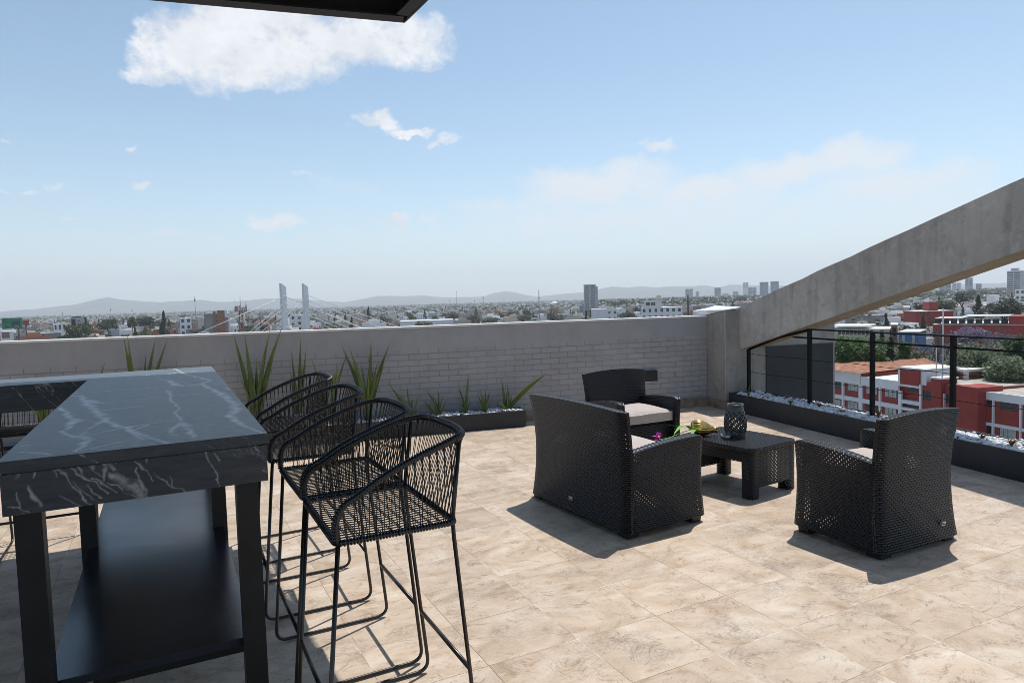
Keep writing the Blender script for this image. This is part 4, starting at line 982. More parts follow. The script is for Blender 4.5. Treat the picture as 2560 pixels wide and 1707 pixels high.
# ---- generic blocks placed by bearing, height and real distance
def block(name,label,cat,px0,px1,pyt,D,depth,mats,storeys=0,bays=0,rot=0.0,base=GZ,roofm=None,group=None,wmat=None,wfrac=(.5,.5),band=False,parapet=.5):
    l,r=far(px0,pyt,D),far(px1,pyt,D); mid=(l+r)/2; az=math.atan2(mid.x,mid.y)+rot
    ax,ay=axes(az); wd=(r-l).length; h=mid.z; o=mid.to_2d()-ax*(wd/2)
    t=thing(name,label,cat,(mid.x,mid.y,base),0,group)
    b=MB(); b.obox(o,ax,ay,wd,depth,base,h-parapet*.4); b.build('wall',mats,t)
    b=MB(); b.obox(o-ax*.15-ay*.15,ax,ay,wd+.3,depth+.3,h-parapet*.4+.003,h); b.build('roof',roofm or M['roofwhite'],t)
    if storeys:
        sh=(h-parapet-base)/storeys if base>GZ-1 and not band else 3.2
        for k in range(storeys):
            z1=h-parapet-.35-k*sh; z0=z1-sh*wfrac[1]
            if z0<base: break
            bw=wd/bays
            for j in range(bays):
                c=(j+.5)*bw; b=MB(); b.obox(o+ax*(c-bw*wfrac[0]/2)-ay*.06,ax,ay,bw*wfrac[0],.055,z0,z1); b.build('window',wmat or M['glass'],t)
    return t,o,ax,ay,wd,h
# pale apartment blocks in the middle distance
t,o,ax,ay,wd,h=block('apartment_building','white apartment block with square dark windows left of the dark pole','building',1603,1706,768,420,18,M['white'],4,7,wfrac=(.42,.48))
b=MB(); b.obox(o+ax*wd*.08,ax,ay,wd*.42,9,h+.01,h+4.2); b.build('penthouse_wall',M['white'],t)
b=MB(); b.obox(o+ax*wd*.37+ay*3,ax,ay,wd*.12,4,h+4.22,h+7); b.build('water_tank_room',M['cream'],t)
for k in (.12,.17,.24,.30): b=MB(); b.obox(o+ax*wd*k-ay*.07,ax,ay,wd*.045,.06,h+1.2,h+3.2); b.build('window',M['glass'],t)
t,o,ax,ay,wd,h=block('apartment_building','plain white block with small windows at its right below the grey tower','building',1478,1543,772,480,16,M['white'],0,0)
for zz in range(3):
    for s_ in (.66,.70,.87,.92): b=MB(); b.obox(o+ax*wd*s_-ay*.07,ax,ay,wd*.035,.06,h-3.4-zz*4.2,h-1.8-zz*4.2); b.build('window',M['glass'],t)
b=MB(); b.obox(o+ax*wd*.6+ay*2,ax,ay,wd*.2,5,h+.01,h+1.6); b.build('penthouse_wall',M['cream'],t)
t,o,ax,ay,wd,h=block('tower_block','grey stepped high rise tower rising above the brick wall','tower',1459,1489,711,900,16,M['greyw'],15,2,wfrac=(.72,.42),wmat=M['glass'],parapet=1.5)
b=MB(); b.obox(o-ax*6.5+ay*1.2,ax,ay,6.4,13,GZ,h-26.5); b.build('lower_wing',M['greyw'],t)
for k in range(9): b=MB(); b.obox(o-ax*5.6+ay*1.1,ax,ay,3.6,.08,h-30-k*3.2,h-28.6-k*3.2); b.build('window',M['glass'],t)
b=MB(); b.obox(o+ax*(wd+.01)+ay*1,ax,ay,2.6,12,GZ,h-2.5); b.build('side_wing',M['haze1'],t)
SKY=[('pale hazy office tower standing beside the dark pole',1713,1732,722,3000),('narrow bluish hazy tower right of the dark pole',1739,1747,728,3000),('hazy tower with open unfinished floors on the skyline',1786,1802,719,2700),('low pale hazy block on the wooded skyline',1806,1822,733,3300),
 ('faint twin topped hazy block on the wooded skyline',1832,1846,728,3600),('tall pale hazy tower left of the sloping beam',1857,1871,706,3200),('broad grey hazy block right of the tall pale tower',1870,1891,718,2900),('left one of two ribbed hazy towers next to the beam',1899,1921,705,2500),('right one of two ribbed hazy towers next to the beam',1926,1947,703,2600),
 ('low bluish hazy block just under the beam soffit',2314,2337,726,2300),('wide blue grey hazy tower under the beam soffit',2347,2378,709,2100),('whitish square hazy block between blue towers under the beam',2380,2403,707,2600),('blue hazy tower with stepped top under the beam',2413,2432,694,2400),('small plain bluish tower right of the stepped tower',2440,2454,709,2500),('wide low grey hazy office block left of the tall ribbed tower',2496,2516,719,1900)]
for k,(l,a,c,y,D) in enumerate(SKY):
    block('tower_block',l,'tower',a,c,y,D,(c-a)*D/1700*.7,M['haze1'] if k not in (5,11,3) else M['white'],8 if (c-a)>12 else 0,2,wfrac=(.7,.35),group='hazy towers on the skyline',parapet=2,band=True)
t,o,ax,ay,wd,h=block('tower_block','tall pale ribbed high rise at the right picture edge','tower',2517,2552,677,1250,18,M['greyw'],16,2,rot=.25,wfrac=(.82,.38),parapet=2,band=True)
b=MB(); b.obox(o+ax*wd*.25+ay*3,ax,ay,wd*.5,8,h+.01,h+4); b.build('penthouse_wall',M['greyw'],t)
block('low_building','white angular low block left of the round dark tree','building',2466,2487,738,620,14,M['white'],0,0,rot=.2)
block('low_building','white block behind the olive tree near the right edge','building',2538,2600,724,900,14,M['white'],3,5)
# red modern building
t,o,ax,ay,wd,h=block('red_building','dark red cubic building with raised block and white roof','building',2287,2386,777,330,16,M['brickred'],0,0,rot=-.3)
b=MB(); b.obox(o+ax*wd*.42+ay*3,ax,ay,wd*.24,8,h+.01,h+3.6); b.build('raised_block',M['brickred'],t)
b=MB(); b.obox(o+ax*wd*.42+ay*3.4,ax,ay,wd*.12,6,h+3.62,h+4.6); b.build('water_tank_room',M['white'],t)
for k in (.12,.2,.3): b=MB(); b.obox(o+ax*wd*k-ay*.07,ax,ay,.9,.06,h-2,h-.7); b.build('window',M['glass'],t)
b=MB(); b.obox(o+ax*wd*.36-ay*.08,ax,ay,1.9,.07,h-5.5,h-2.6); b.build('window',M['glass'],t)
# long red building with white roof terrace
t,o,ax,ay,wd,h=block('red_building','long dark red building with white sheet roof and glazed terrace on the right','building',2330,2640,811,235,22,M['brickred'],0,0,rot=.12,parapet=.3)
b=MB(); b.obox(o+ax*wd*.26-ay*.4,ax,ay,wd*.38,12,h+2.25,h+2.45); b.build('sheet_roof',M['roofwhite'],t)
b=MB(); b.obox(o+ax*.5-ay*.1,ax,ay,wd*.24,9,h+1.75,h+1.9); b.build('sheet_roof',M['roofwhite'],t)
for k in range(9): b=MB(); b.obox(o+ax*(wd*(.02+.07*k))-ay*.1,ax,ay,wd*.055,.08,h+.25,h+1.55); b.build('window',M['glass'],t)
b=MB(); b.obox(o+ax*wd*.64,ax,ay,wd*.36,14,h+.01,h+2.3); b.build('raised_block',M['brickred'],t)
# beige building with a canopy roof
t,o,ax,ay,wd,h=block('cream_building','cream building with white sheet canopy and window row behind the dark tree','building',2062,2226,822,205,14,M['cream'],0,0,rot=.2)
b=MB(); b.obox(o+ax*wd*.05-ay*1.2,ax,ay,wd*.62,12,h+.6,h+.85); b.build('sheet_roof',M['roofwhite'],t)
for k in range(9): b=MB(); b.obox(o+ax*wd*(.2+.062*k)-ay*.07,ax,ay,wd*.048,.06,h-1.6,h-.3); b.build('window',M['glass'],t)
for k in range(2): b=MB(); b.obox(o+ax*wd*(.82+.09*k)-ay*.07,ax,ay,wd*.06,.06,h-4.4,h-3); b.build('window',M['glass'],t)
block('brick_building','narrow brown brick building beside the blue house','building',2228,2244,811,200,10,M['barebrick'],3,1,wfrac=(.6,.45))
block('blue_building','bright blue painted house behind the bare jacaranda','building',2246,2297,829,192,12,M['blue'],2,2,rot=.15,wfrac=(.25,.4),wmat=M['curtain'])
t,o,ax,ay,wd,h=block('low_building','long low building with white and red strip roofs behind the school','building',2408,2640,934,122,10,M['barebrick'],0,0,rot=.35)
# left: brick and concrete block, billboards, warehouse, others
t,o,ax,ay,wd,h=block('brick_building','half built grey and brown brick tall block left of the bridge pylons','building',509,570,783,520,14,M['conc2'],0,0,rot=.1)
b=MB(); b.obox(o+ax*wd*.38-ay*.5,ax,ay,wd*.10,8,GZ,h+1.6); b.build('pillar',M['barebrick'],t)
b=MB(); b.obox(o+ax*wd*.55-ay*.6,ax,ay,wd*.30,10,GZ,h+1.9); b.build('brick_bay',M['barebrick'],t)
b=MB(); b.obox(o+ax*wd*.86-ay*.3,ax,ay,wd*.12,7,h-3,h+1.9); b.build('parapet',M['white'],t)
for k in range(5): b=MB(); b.obox(o+ax*wd*.50-ay*.08,ax,ay,1.0,.07,h-3.2-k*3,h-1.6-k*3); b.build('window',M['glass'],t)
block('warehouse','long low white warehouse roof showing just above the brick wall','warehouse',1000,1134,801,560,30,M['white'],0,0,roofm=M['white'])
t,o,ax,ay,wd,h=block('apartment_building','white block with square balconies behind the bridge pylons','building',724,772,788,640,15,M['white'],3,3,wfrac=(.4,.5))
block('low_building','small red roofed house at the foot of the right pylon','building',774,806,820,440,8,M['brickred'],0,0,roofm=M['brickred'])
block('low_building','white cubic house with recessed windows left of the brown block','building',449,478,795,640,14,M['white'],3,2,wfrac=(.5,.5))
block('low_building','square cream block beside the brown brick block','building',494,508,793,640,10,M['cream'],0,0)
block('low_building','white villa with rows of windows behind the big round tree','building',133,176,809,620,14,M['white'],2,4,wfrac=(.4,.45))
block('low_building','white box shaped shop with brown sign at the left edge','shop',-6,33,828,560,14,M['white'],1,1,wfrac=(.5,.3),wmat=M['barebrick'])
block('low_building','dark grey and maroon building left of the big round tree','building',102,152,832,560,14,M['conc2'],0,0,roofm=M['roofgrey'])
block('water_tower','yellow square tower standing just above the brick wall','tower',330,339,829,520,4,plain('yellow_paint',(.55,.33,.06),.8),1,1,wfrac=(.4,.1))
def billboard(label,px0,px1,py0,py1,D,mat,pole=None,parts=()):
    l,r=far(px0,py0,D),far(px1,py0,D); mid=(l+r)/2; zl=far((px0+px1)/2,py1,D).z; az=math.atan2(mid.x,mid.y); ax,ay=axes(az); wd=(r-l).length; o=mid.to_2d()-ax*wd/2
    t=thing('billboard',label,'billboard',(mid.x,mid.y,GZ)); b=MB(); b.obox(o,ax,ay,wd,.8,zl,mid.z); b.build('panel',mat,t)
    b=MB(); q=o+ax*wd*(.5 if pole is None else pole)+ay*.4; b.tube([(q.x,q.y,GZ),(q.x,q.y,zl)],.5,8); b.build('pole',M['dkmast'],t)
    for nm,a,c,e,g_,mm in parts:
        b=MB(); H_=mid.z-zl; b.obox(o+ax*wd*a-ay*.05,ax,ay,wd*(c-a),.045,zl+H_*e,zl+H_*g_); b.build(nm,mm,t)
gm=plain('billboard_green',(.01,.22,.11),.6); dg=plain('billboard_dark_green',(.005,.07,.045),.6)
billboard('green billboard on a dark pole at the left picture edge',4,55,795,822,520,gm,.78,(('lettering',.05,.22,.78,.84,dg),('lettering',.05,.38,.66,.72,dg),('lettering',.05,.34,.50,.56,dg),('lettering',.12,.32,.12,.25,dg),('picture',.46,.88,.22,.72,dg),('picture',.60,.80,.2,.34,M['curtain'])))
billboard('small red billboard just right of the green billboard',56,72,801,813,600,M['brickred'])
bk=plain('billboard_grey',(.45,.46,.48),.6); bn=plain('billboard_black',(.03,.03,.035),.6)
billboard('grey billboard with dark figures above the big round tree',177,216,791,812,540,bk,None,(('picture',.02,.28,.0,.72,bn),('picture',.08,.62,.88,1.0,bn),('picture',.86,1.0,.0,.85,plain('billboard_maroon',(.07,.02,.025),.6)),('lettering',.40,.58,.45,.55,bn)))
# bridge
br=far(712,800,430); 
def pylon(label,px0,px1,pyl,pyr,D,sgn):
    l,r=far(px0,pyl,D),far(px1,pyl,D); mid=(l+r)/2; az=math.atan2(mid.x,mid.y)-.75; ax,ay=axes(az); zr_=far(px1,pyr,D).z
    t=thing('bridge_pylon',label,'bridge pylon',(mid.x,mid.y,GZ),0,'white pylons of the cable bridge'); wd=(r-l).length*1.22; o=mid.to_2d()-ax*wd*.45
    a2,d2=wd*.78,wd*.42
    q=[o,o+ax*a2,o+ax*a2+ay*d2,o+ay*d2]; k=[1.0,1.0,1.0,1.0]
    b=MB(); zt_=[l.z,l.z-2.1,l.z-1.6,l.z+.4]
    qb=[mid.to_2d()+(p-mid.to_2d())*1.12 for p in q]
    b.hexa([(p.x,p.y,GZ) for p in qb]+[(p.x,p.y,zt_[i]) for i,p in enumerate(q)]); b.build('shaft',M['white'],t)
    for j in range(8):
        z_=l.z-4.2-j*3.3
        fr_=1+.12*(l.z-z_)/(l.z-GZ); p=mid.to_2d()+(o+ax*a2-ay*0+ay*d2*.35-mid.to_2d())*fr_
        b=MB(); b.obox(p+ax*.0,ay,ax,.62,.08,z_,z_+.75); b.build('anchor_hole',M['glass'],t)
    return mid,l.z
D1,D2=430,436
m1,h1=pylon('white bridge pylon on the left with a row of dark anchor holes',702,718,709,715,D1,1); m2,h2=pylon('white bridge pylon on the right with a row of dark anchor holes',758,773,709.5,716,D2,1)
for nm,mm,hh,lst in (('left',m1,h1,[((450,839),7.5),((598,838),11),((610,836),14),((625,836),18),((660,834),22)]),('left',m1,h1,[((755,822),26),((813,820),22),((860,819),17),((905,818),12),((935,817),7.5)]),('right',m2,h2,[((660,834),7.5),((700,830),12)]),('right',m2,h2,[((830,821),24),((880,820),19),((935,818),14),((985,816),10),((1010,808),7.0)])):
    for (px,py),dz in lst:
        e=far(px,py+14,(D1 if nm=='left' else D2)+ (px-712)*.12); s_=Vector((mm.x,mm.y,hh-dz))
        b=MB(); b.tube([s_,e],.19,5); o=b.build('stay_cable',M['white']); tag(o,'thin white stay cable running down from the %s bridge pylon'%nm,'cable','stay cables of the bridge')
# masts
MA=[('thin lattice radio mast left of the grey brown block',489,741,780,900),('slim mast on the skyline left of the grey tower',1142,726,762,1700),('antenna mast with a thick head right of the slim mast',1209,739,764,1500),('short mast between trees on the hazy left skyline',278,768,789,1500),('short antenna mast above the left hazy rooftops',331,771,788,1500),('short pole on the skyline beyond the white warehouse',1125,748,762,1700),('short faint pole between the antenna masts',1187,748,762,1800),('faint pole at the left skyline',157,777,793,1600),('faint pole above the green billboard',95,785,802,1400)]
for l,px,y0,y1,D in MA:
    a,c=far(px,y0,D),far(px,y1+6,D); b=MB(); b.tube([(c.x,c.y,GZ),(c.x,c.y,a.z)],lambda k:.55-.3*k,6); b.tube([(c.x,c.y,a.z-6),(c.x,c.y,a.z-2.5)],.95,6); tag(b.build('radio_mast',M['mast']),l,'mast')
tw=thing('telecom_tower','red and white lattice telecom tower crowded with antennas left of the bridge','telecom tower',tuple(far(603,800,450))[:2]+(GZ,))
c0=far(603,800,450); zpl=far(603,779,450).z; ztp=far(600,741,450).z
b=MB()
for dx,dy in ((-1,-1),(1,-1),(1,1),(-1,1)): b.tube([(c0.x+dx*1.6,c0.y+dy*1.6,GZ),(c0.x+dx*.8,c0.y+dy*.8,zpl)],.14,4)
for k in range(11):
    z0=GZ+(zpl-GZ)*k/11; z1=GZ+(zpl-GZ)*(k+1)/11; f0=1.6-.8*k/11; f1=1.6-.8*(k+1)/11
    for a in ((-1,-1,1,-1),(1,-1,1,1),(1,1,-1,1),(-1,1,-1,-1)):
        b.tube([(c0.x+a[0]*f0,c0.y+a[1]*f0,z0),(c0.x+a[2]*f1,c0.y+a[3]*f1,z1)],.07,4)
b.build('lattice',M['towerred'],tw)
b=MB(); b.lathe([(0,0),(3.6,0),(3.6,.5),(0,.5)],10,0,(c0.x,c0.y,zpl)); b.build('platform',M['dkmast'],tw)
rg=random.Random(2)
for k in range(14):
    a=k*2*PI/14; x,y=c0.x+3.3*math.cos(a),c0.y+3.3*math.sin(a); b=MB(); b.box(x-.2,x+.2,y-.2,y+.2,zpl+.6,zpl+rg.uniform(2.2,4.2)); b.build('antenna',M['mast'] if k%3 else M['towerred'],tw)
b=MB(); b.tube([(c0.x,c0.y,zpl),(c0.x,c0.y,ztp)],.16,5); b.tube([(c0.x-3,c0.y,zpl),(c0.x-3,c0.y,zpl+8)],.1,5); b.tube([(c0.x+3,c0.y+1,zpl),(c0.x+3,c0.y+1,zpl+6)],.1,5); b.build('whip_aerial',M['mast'],tw)
def pole(name,label,px,y0,D,r,mat,cat,ring=None):
    a=far(px,y0,D); t=thing(name,label,cat,(a.x,a.y,GZ)); b=MB(); b.tube([(a.x,a.y,GZ),(a.x,a.y,a.z)],r,8); b.build('pole',mat,t)
    if ring: b=MB(); b.lathe([(r,-.3),(r*2.6,-.2),(r*2.6,.2),(r,.3)],10,0,(a.x,a.y,far(px,ring,D).z)); b.build('ring_platform',mat,t)
pole('monopole','thick dark pole with a ring platform right of the white apartment block',1720,737,420,.55,M['dkmast'],'mast',755)
pole('monopole','slender grey mast with antennas standing before the green trees',1347,726,520,.35,M['mast'],'mast',744)
pole('floodlight_mast','tall thin white lattice mast in front of the bare jacaranda',2358,771,112,.09,M['mast'],'mast')
pole('floodlight_mast','shorter thin white pole left of the tall lattice mast',2341,865,112,.07,M['mast'],'mast')
pole('cypress_pole','thin dark pole between trees left of the bridge pylons',650,784,480,.35,M['dkmast'],'mast')

# ---- trees
def crown(n,hx,hy,hz,leaf,seed,lumps=9,flat=.5,cone=False):
    rng=random.Random(seed); b=MB(); C=[]
    for k in range(lumps):
        if cone:
            t=(k+.5)/lumps; a=rng.uniform(0,6.28); rr_=(1-t)*.55
            C.append((rr_*math.cos(a)*hx,rr_*math.sin(a)*hy,(-1+2*t)*hz,(.60*(1-t)+.13)*hx,hz*.26))
        else:
            a=k*2.4; q=math.sqrt((k+.5)/lumps)*.68; zz=rng.uniform(-.5,.62)*(1-q*.5)
            C.append((q*math.cos(a)*hx,q*math.sin(a)*hy,zz*hz,hx*rng.uniform(.26,.44),hz*rng.uniform(.26,.46)))
    for i in range(n):
        cx_,cy_,cz_,r1,r2=C[rng.randrange(len(C))]
        d=Vector((rng.gauss(0,1),rng.gauss(0,1),rng.gauss(0,1))); d=d.normalized()*rng.uniform(.55,1.08)
        p=Vector((cx_+d.x*r1,cy_+d.y*r1,cz_+d.z*r2))
        e1=Vector((rng.uniform(-1,1),rng.uniform(-1,1),rng.uniform(-1,1))).normalized(); e2=e1.orthogonal().normalized(); s_=leaf*rng.uniform(.6,1.4)
        i0=len(b.v); b.v+=[tuple(p-e1*s_),tuple(p-e2*s_*.55),tuple(p+e1*s_),tuple(p+e2*s_*.55)]; b.face((i0,i0+1,i0+2,i0+3))
    return b
def trunkmesh(h,r,seed,limbs=4):
    rng=random.Random(seed); b=MB(); b.tube([(0,0,0),(rng.uniform(-.2,.2)*r*3,0,h*.5),(0,rng.uniform(-.2,.2)*r*3,h)],lambda k:r*(1-.3*k),7)
    for k in range(limbs):
        a=k*2*PI/limbs+rng.uniform(-.4,.4); b.tube([(0,0,h*.8),(h*.22*math.cos(a),h*.22*math.sin(a),h*1.12),(h*.42*math.cos(a),h*.42*math.sin(a),h*1.35)],lambda k:r*(.5-.15*k),5)
    return b
def tree(label,px,pytop,D,wpx,hcrown,mat,n,leaf,seed,name='tree',cone=False,lumps=12,pxy=None,depth=1.0):
    tp=far(px,pytop,D); w=wpx*D/FPX/2; t=thing(name,label,'tree',(tp.x,tp.y,GZ)); cz=tp.z-hcrown/2
    b=crown(n,w,w*depth,hcrown/2,leaf,seed,lumps,cone=cone); b.v=[(p[0],p[1],p[2]+cz-GZ) for p in b.v]; b.build('crown',mat,t,True)
    hh=max(1.5,(cz-GZ)); b=trunkmesh(hh*.8,.3+hh*.012,seed); b.build('trunk',M['bark'],t,True)
tree('dark leafy ficus tree beside the black cladding panel',2146,826,143,128,8.2,M['ficus'],15000,.26,1,lumps=34)
tree('lower part of dark leafy ficus right of the railing post',2196,868,139,46,4,M['ficus'],5000,.26,21,lumps=14)
tree('dark feathery conifer behind the ficus tree',2205,836,150,36,10,M['pine'],2600,.3,3,'conifer',True,12)
tree('broad dark conifer right of the ficus tree',2228,852,142,50,9,M['pine'],4200,.3,4,'conifer',True,14)
tree('brownish airy tree below the blue house',2275,858,152,90,4.5,M['olive'],2600,.25,51,lumps=18)
tree('small bright green tree in front of the blue house',2262,846,145,30,5,M['ficus'],900,.28,5)
tree('wide grey green leafy tree crown behind the school roof',2440,838,122,110,9.5,M['olive'],13000,.22,6,lumps=40)
tree('wide grey green leafy tree crown at the right picture edge',2530,866,116,110,9,M['olive'],13000,.22,7,lumps=40)
tree('grey green leafy tree low behind the white penthouse',2395,880,124,60,7,M['olive'],5000,.22,8,lumps=20)
tree('deep green bushy tree above the grey green trees at the right edge',2548,822,128,75,9.5,M['dkleaf'],9000,.26,9,lumps=26)
tree('jacaranda tree with pale purple bloom before the long red building',2425,812,185,80,6,M['jaca'],3200,.24,10,lumps=26)
tree('jacaranda tree with faint purple bloom right of the first',2500,826,180,70,5,M['jaca'],1800,.24,11,lumps=22)
tree('round dark tree in front of the tall ribbed high rise',2512,741,330,72,9,M['citytree'],5000,.4,12,lumps=24)
tree('round light green tree behind the dark red cubic building',2363,744,400,52,8,M['cityoak'],2600,.4,13,lumps=16)
tree('dark conical tree left of the white angular block',2446,741,400,32,11,M['citytree'],1700,.42,14,'conifer',True,10)
tree('dark airy tree behind the light green round tree',2405,728,520,36,9,M['citytree'],1300,.5,15)
tree('dark spreading tree left of the light green round tree',2312,752,430,50,9,M['citytree'],2400,.45,16)
tree('big round olive tree beside the grey billboard',194,803,540,56,15,M['cityoak'],4200,.6,17,lumps=24)
tree('tall dark conifer rising above the wall left of the brown block',409,783,520,28,20,M['pine'],2600,.5,18,'conifer',True,12)
tree('broad round dark tree left of the tall conifer',364,788,650,44,11,M['citytree'],2600,.6,19,lumps=18)
tree('round dark tree between the billboard and the broad dark tree',329,790,660,24,11,M['citytree'],1400,.6,20)
tree('dark grove tree right of the grey billboard',268,794,640,48,12,M['citytree'],2200,.6,22,lumps=16)
tree('small dark conifer above the grey wall between pylon and warehouse',921,768,620,14,13,M['pine'],900,.5,23,'conifer',True,8)
tree('grey green conifer just left of the tall conifer foot',363,818,520,30,9,M['olive'],1200,.45,24,'conifer',True,8)
tree('dark round tree clump in front of the white warehouse',1050,800,520,32,6,M['ficus'],2200,.4,25,lumps=12)
tree('dark flat tree right half in front of the white warehouse',1068,803,520,30,5,M['cityoak'],1600,.4,26,lumps=10)
tree('bright green tree at the foot of the right bridge pylon',830,804,500,52,7,M['cityoak'],2200,.45,27,lumps=16)
tree('green tree left of the left bridge pylon',620,812,480,40,7,M['cityoak'],1600,.4,28)
tree('dark green tree just above the wall left of the pylon',660,806,500,24,7,M['citytree'],1000,.4,29)
tree('dark green wide tree before the slender grey mast',1320,785,560,56,8,M['citytree'],2600,.5,30,lumps=18)
tree('dark green tree right of the slender grey mast',1392,782,560,50,9,M['citytree'],2200,.5,31,lumps=16)
tree('light green tree row below the hazy rooftops',1225,792,560,60,6,M['cityoak'],2400,.5,32,lumps=18)
tree('dark pine between tower and white blocks',1465,777,430,13,8,M['pine'],700,.4,33,'conifer',True,8)
tree('green tree left of the white apartment block',1570,778,460,52,7,M['citytree'],2200,.45,34,lumps=16)
# bare jacaranda: a branching skeleton of its own
def bare(label,px,pytop,D,wpx,seed):
    tp=far(px,pytop,D); t=thing('bare_tree',label,'tree',(tp.x,tp.y,GZ)); rng=random.Random(seed); b=MB(); tw_=MB()
    Ht=tp.z-GZ; W_=wpx*D/FPX/2
    def grow(p,d,l,r,n):
        e=p+d*l; (b if n>2 else tw_).tube([p,p.lerp(e,.5)+Vector((rng.uniform(-1,1),rng.uniform(-1,1),0))*l*.07,e],lambda k:max(r*(1-.2*k),.055),3 if n<4 else 5,cap=False)
        if n==0: return
        for k in range(3 if n>1 else 4):
            dd=(d+Vector((rng.gauss(0,.62),rng.gauss(0,.62),rng.gauss(.05,.42)))).normalized(); grow(e,dd,l*rng.uniform(.62,.86),r*.6,n-1)
    grow(Vector((0,0,0)),Vector((0,0,1)),Ht*.36,.36,2+4)
    allp=np.array(b.v+tw_.v); sx=W_/max(np.percentile(np.abs(allp[:,:2]),99),.1); sz=Ht/allp[:,2].max()
    for q in (b,tw_): q.v=[(p[0]*sx,p[1]*sx,p[2]*sz) for p in q.v]
    b.build('trunk',M['bark'],t,True); tw_.build('crown',M['twig'],t,True)
bare('bare brown jacaranda with fine branching twigs behind the school roof',2330,815,140,130,5)
bare('bare greyish tree behind the purple jacaranda at the right',2475,818,165,110,8)

# ---- scattered houses and trees
def house_mesh(name,seed,cols):
    rng=random.Random(seed); b=MB(); w,d,h=rng.uniform(8,15),rng.uniform(8,14),rng.uniform(5.5,9.5)
    b.box(-w/2,w/2,-d/2,d/2,0,h,0); b.box(-w/2,w/2,-d/2,-d/2+.25,h+.002,h+.7,0); b.box(-w/2,w/2,d/2-.25,d/2,h+.002,h+.7,0); b.box(-w/2,-w/2+.25,-d/2+.26,d/2-.26,h+.002,h+.7,0); b.box(w/2-.25,w/2,-d/2+.26,d/2-.26,h+.002,h+.7,0)
    b.box(-w/2+.3,w/2-.3,-d/2+.3,d/2-.3,h+.003,h+.06,2)
    if rng.random()<.75: x=rng.uniform(-w/4,w/4); b.box(x-1.6,x+1.6,-d/4,d/4,h+.07,h+rng.uniform(2,3),0)
    if rng.random()<.7: x=rng.uniform(-w/3,w/3); b.lathe([(0,0),(.7,0),(.7,1.3),(.3,1.6),(0,1.6)],8,3,(x,-d/3,h+.08))
    for k in range(int(h//3)):
        n=rng.choice((2,3,4))
        for j in range(n):
            c=-w/2+w*(j+.5)/n; z0=1+k*3
            b.box(c-.75,c+.75,-d/2-.05,-d/2+.01,z0,z0+1.4,1); b.box(w/2-.01,w/2+.05,-d/2+d*(j+.5)/n-.6,-d/2+d*(j+.5)/n+.6,z0,z0+1.3,1)
    return b.mesh(name,[cols,M['glass'],M['roofgrey'] if seed%3 else M['roofwhite'],M['dkmast']])
PAL=[('white',M['white']),('pale cream',M['cream']),('grey',M['greyw']),('brick red',M['barebrick']),('salmon pink',plain('salmon_paint',(.50,.27,.20),.8)),('beige',plain('beige_paint',(.45,.39,.32),.8)),('unpainted concrete',M['conc2']),('terracotta',plain('terracotta_paint',(.40,.16,.09),.8))]
HM={c:[house_mesh('city_house',i*3+k,mm) for k in range(3)] for i,(c,mm) in enumerate(PAL)}
rng=random.Random(11)
def region(px):
    return 'at the far left' if px<260 else 'left of the bridge' if px<700 else 'right of the bridge' if px<1100 else 'left of the grey tower' if px<1440 else 'near the white blocks' if px<1900 else 'under the sloping beam'
def pick():
    return rng.choices(PAL,[11,6,5,2,1.5,4,3,1.3])[0]
taken=[(A_.x+FA.x*20,A_.y+FA.y*20,45)]
def vacant(x,y,r):
    return all((x-a)**2+(y-c)**2>(r+q)**2 for a,c,q in taken)
nH=0
for o in list(col.objects):
    if o.parent is None and o.type=='EMPTY' and o.location.y>60: taken.append((o.location.x,o.location.y,8))
tries=0
while nH<290 and tries<20000:
    tries+=1
    px=rng.uniform(-60,1800) if nH<190 else rng.uniform(1880,2640)
    D=rng.uniform(470,1150) if px<1850 else rng.uniform(150,620)
    p=far(px,800,D); 
    if not vacant(p.x,p.y,6.5): continue
    taken.append((p.x,p.y,6.5)); c,mm=pick(); me=rng.choice(HM[c])
    o=bpy.data.objects.new('city_house',me); link(o,None); o.location=(p.x,p.y,GZ); o.rotation_euler=(0,0,-math.atan2(p.x,p.y)+rng.choice((.25,.25+PI/2,-.5,.8))+rng.uniform(-.15,.15)); s_=rng.uniform(.85,1.25); o.scale=(s_,s_,rng.uniform(.8,1.15))
    near='nearer' if D<(720 if px<1850 else 330) else 'farther'
    tag(o,'%s flat roofed %s house in the city %s'%(c,near,region(px)),'house','%s %s houses %s'%(near,c,region(px))); nH+=1
TM=[]
for k in range(5):
    c=(k==4 or k==3)
    b=crown(420,1,1,1.0,.13,50+k,9,cone=c); TM.append((b.mesh('crown',M['citytree'] if k%2==0 else M['cityoak']),c))
trm=trunkmesh(1,.06,3).mesh('trunk',M['bark'])
nT=0; tries=0
while nT<292 and tries<14000:
    tries+=1
    px=rng.uniform(-60,1880) if nT<215 else rng.uniform(1900,2640)
    D=rng.uniform(480,1500) if px<1880 else rng.uniform(170,900)
    p=far(px,800,D)
    if not vacant(p.x,p.y,2.5): continue
    me,c=rng.choice(TM); h=rng.uniform(6,12)*(1.25 if c else 1); w=h*(.22 if c else rng.uniform(.40,.62))
    t=bpy.data.objects.new('city_tree',None); link(t,None); t.location=(p.x,p.y,GZ); t.rotation_euler=(0,0,rng.uniform(0,6.28))
    o=bpy.data.objects.new('crown',me); link(o,t); o.location=(0,0,h*.62); o.scale=(w,w,h*.42)
    o=bpy.data.objects.new('trunk',trm); link(o,t); o.scale=(h*.5,h*.5,h*.45)
    kind='slender conical' if c else 'rounded bushy'; near='nearer' if D<(800 if px<1880 else 420) else 'farther'
    tag(t,'%s %s dark green tree among houses %s'%(near,kind,region(px)),'tree','%s %s city trees %s'%(near,kind,region(px))); nT+=1
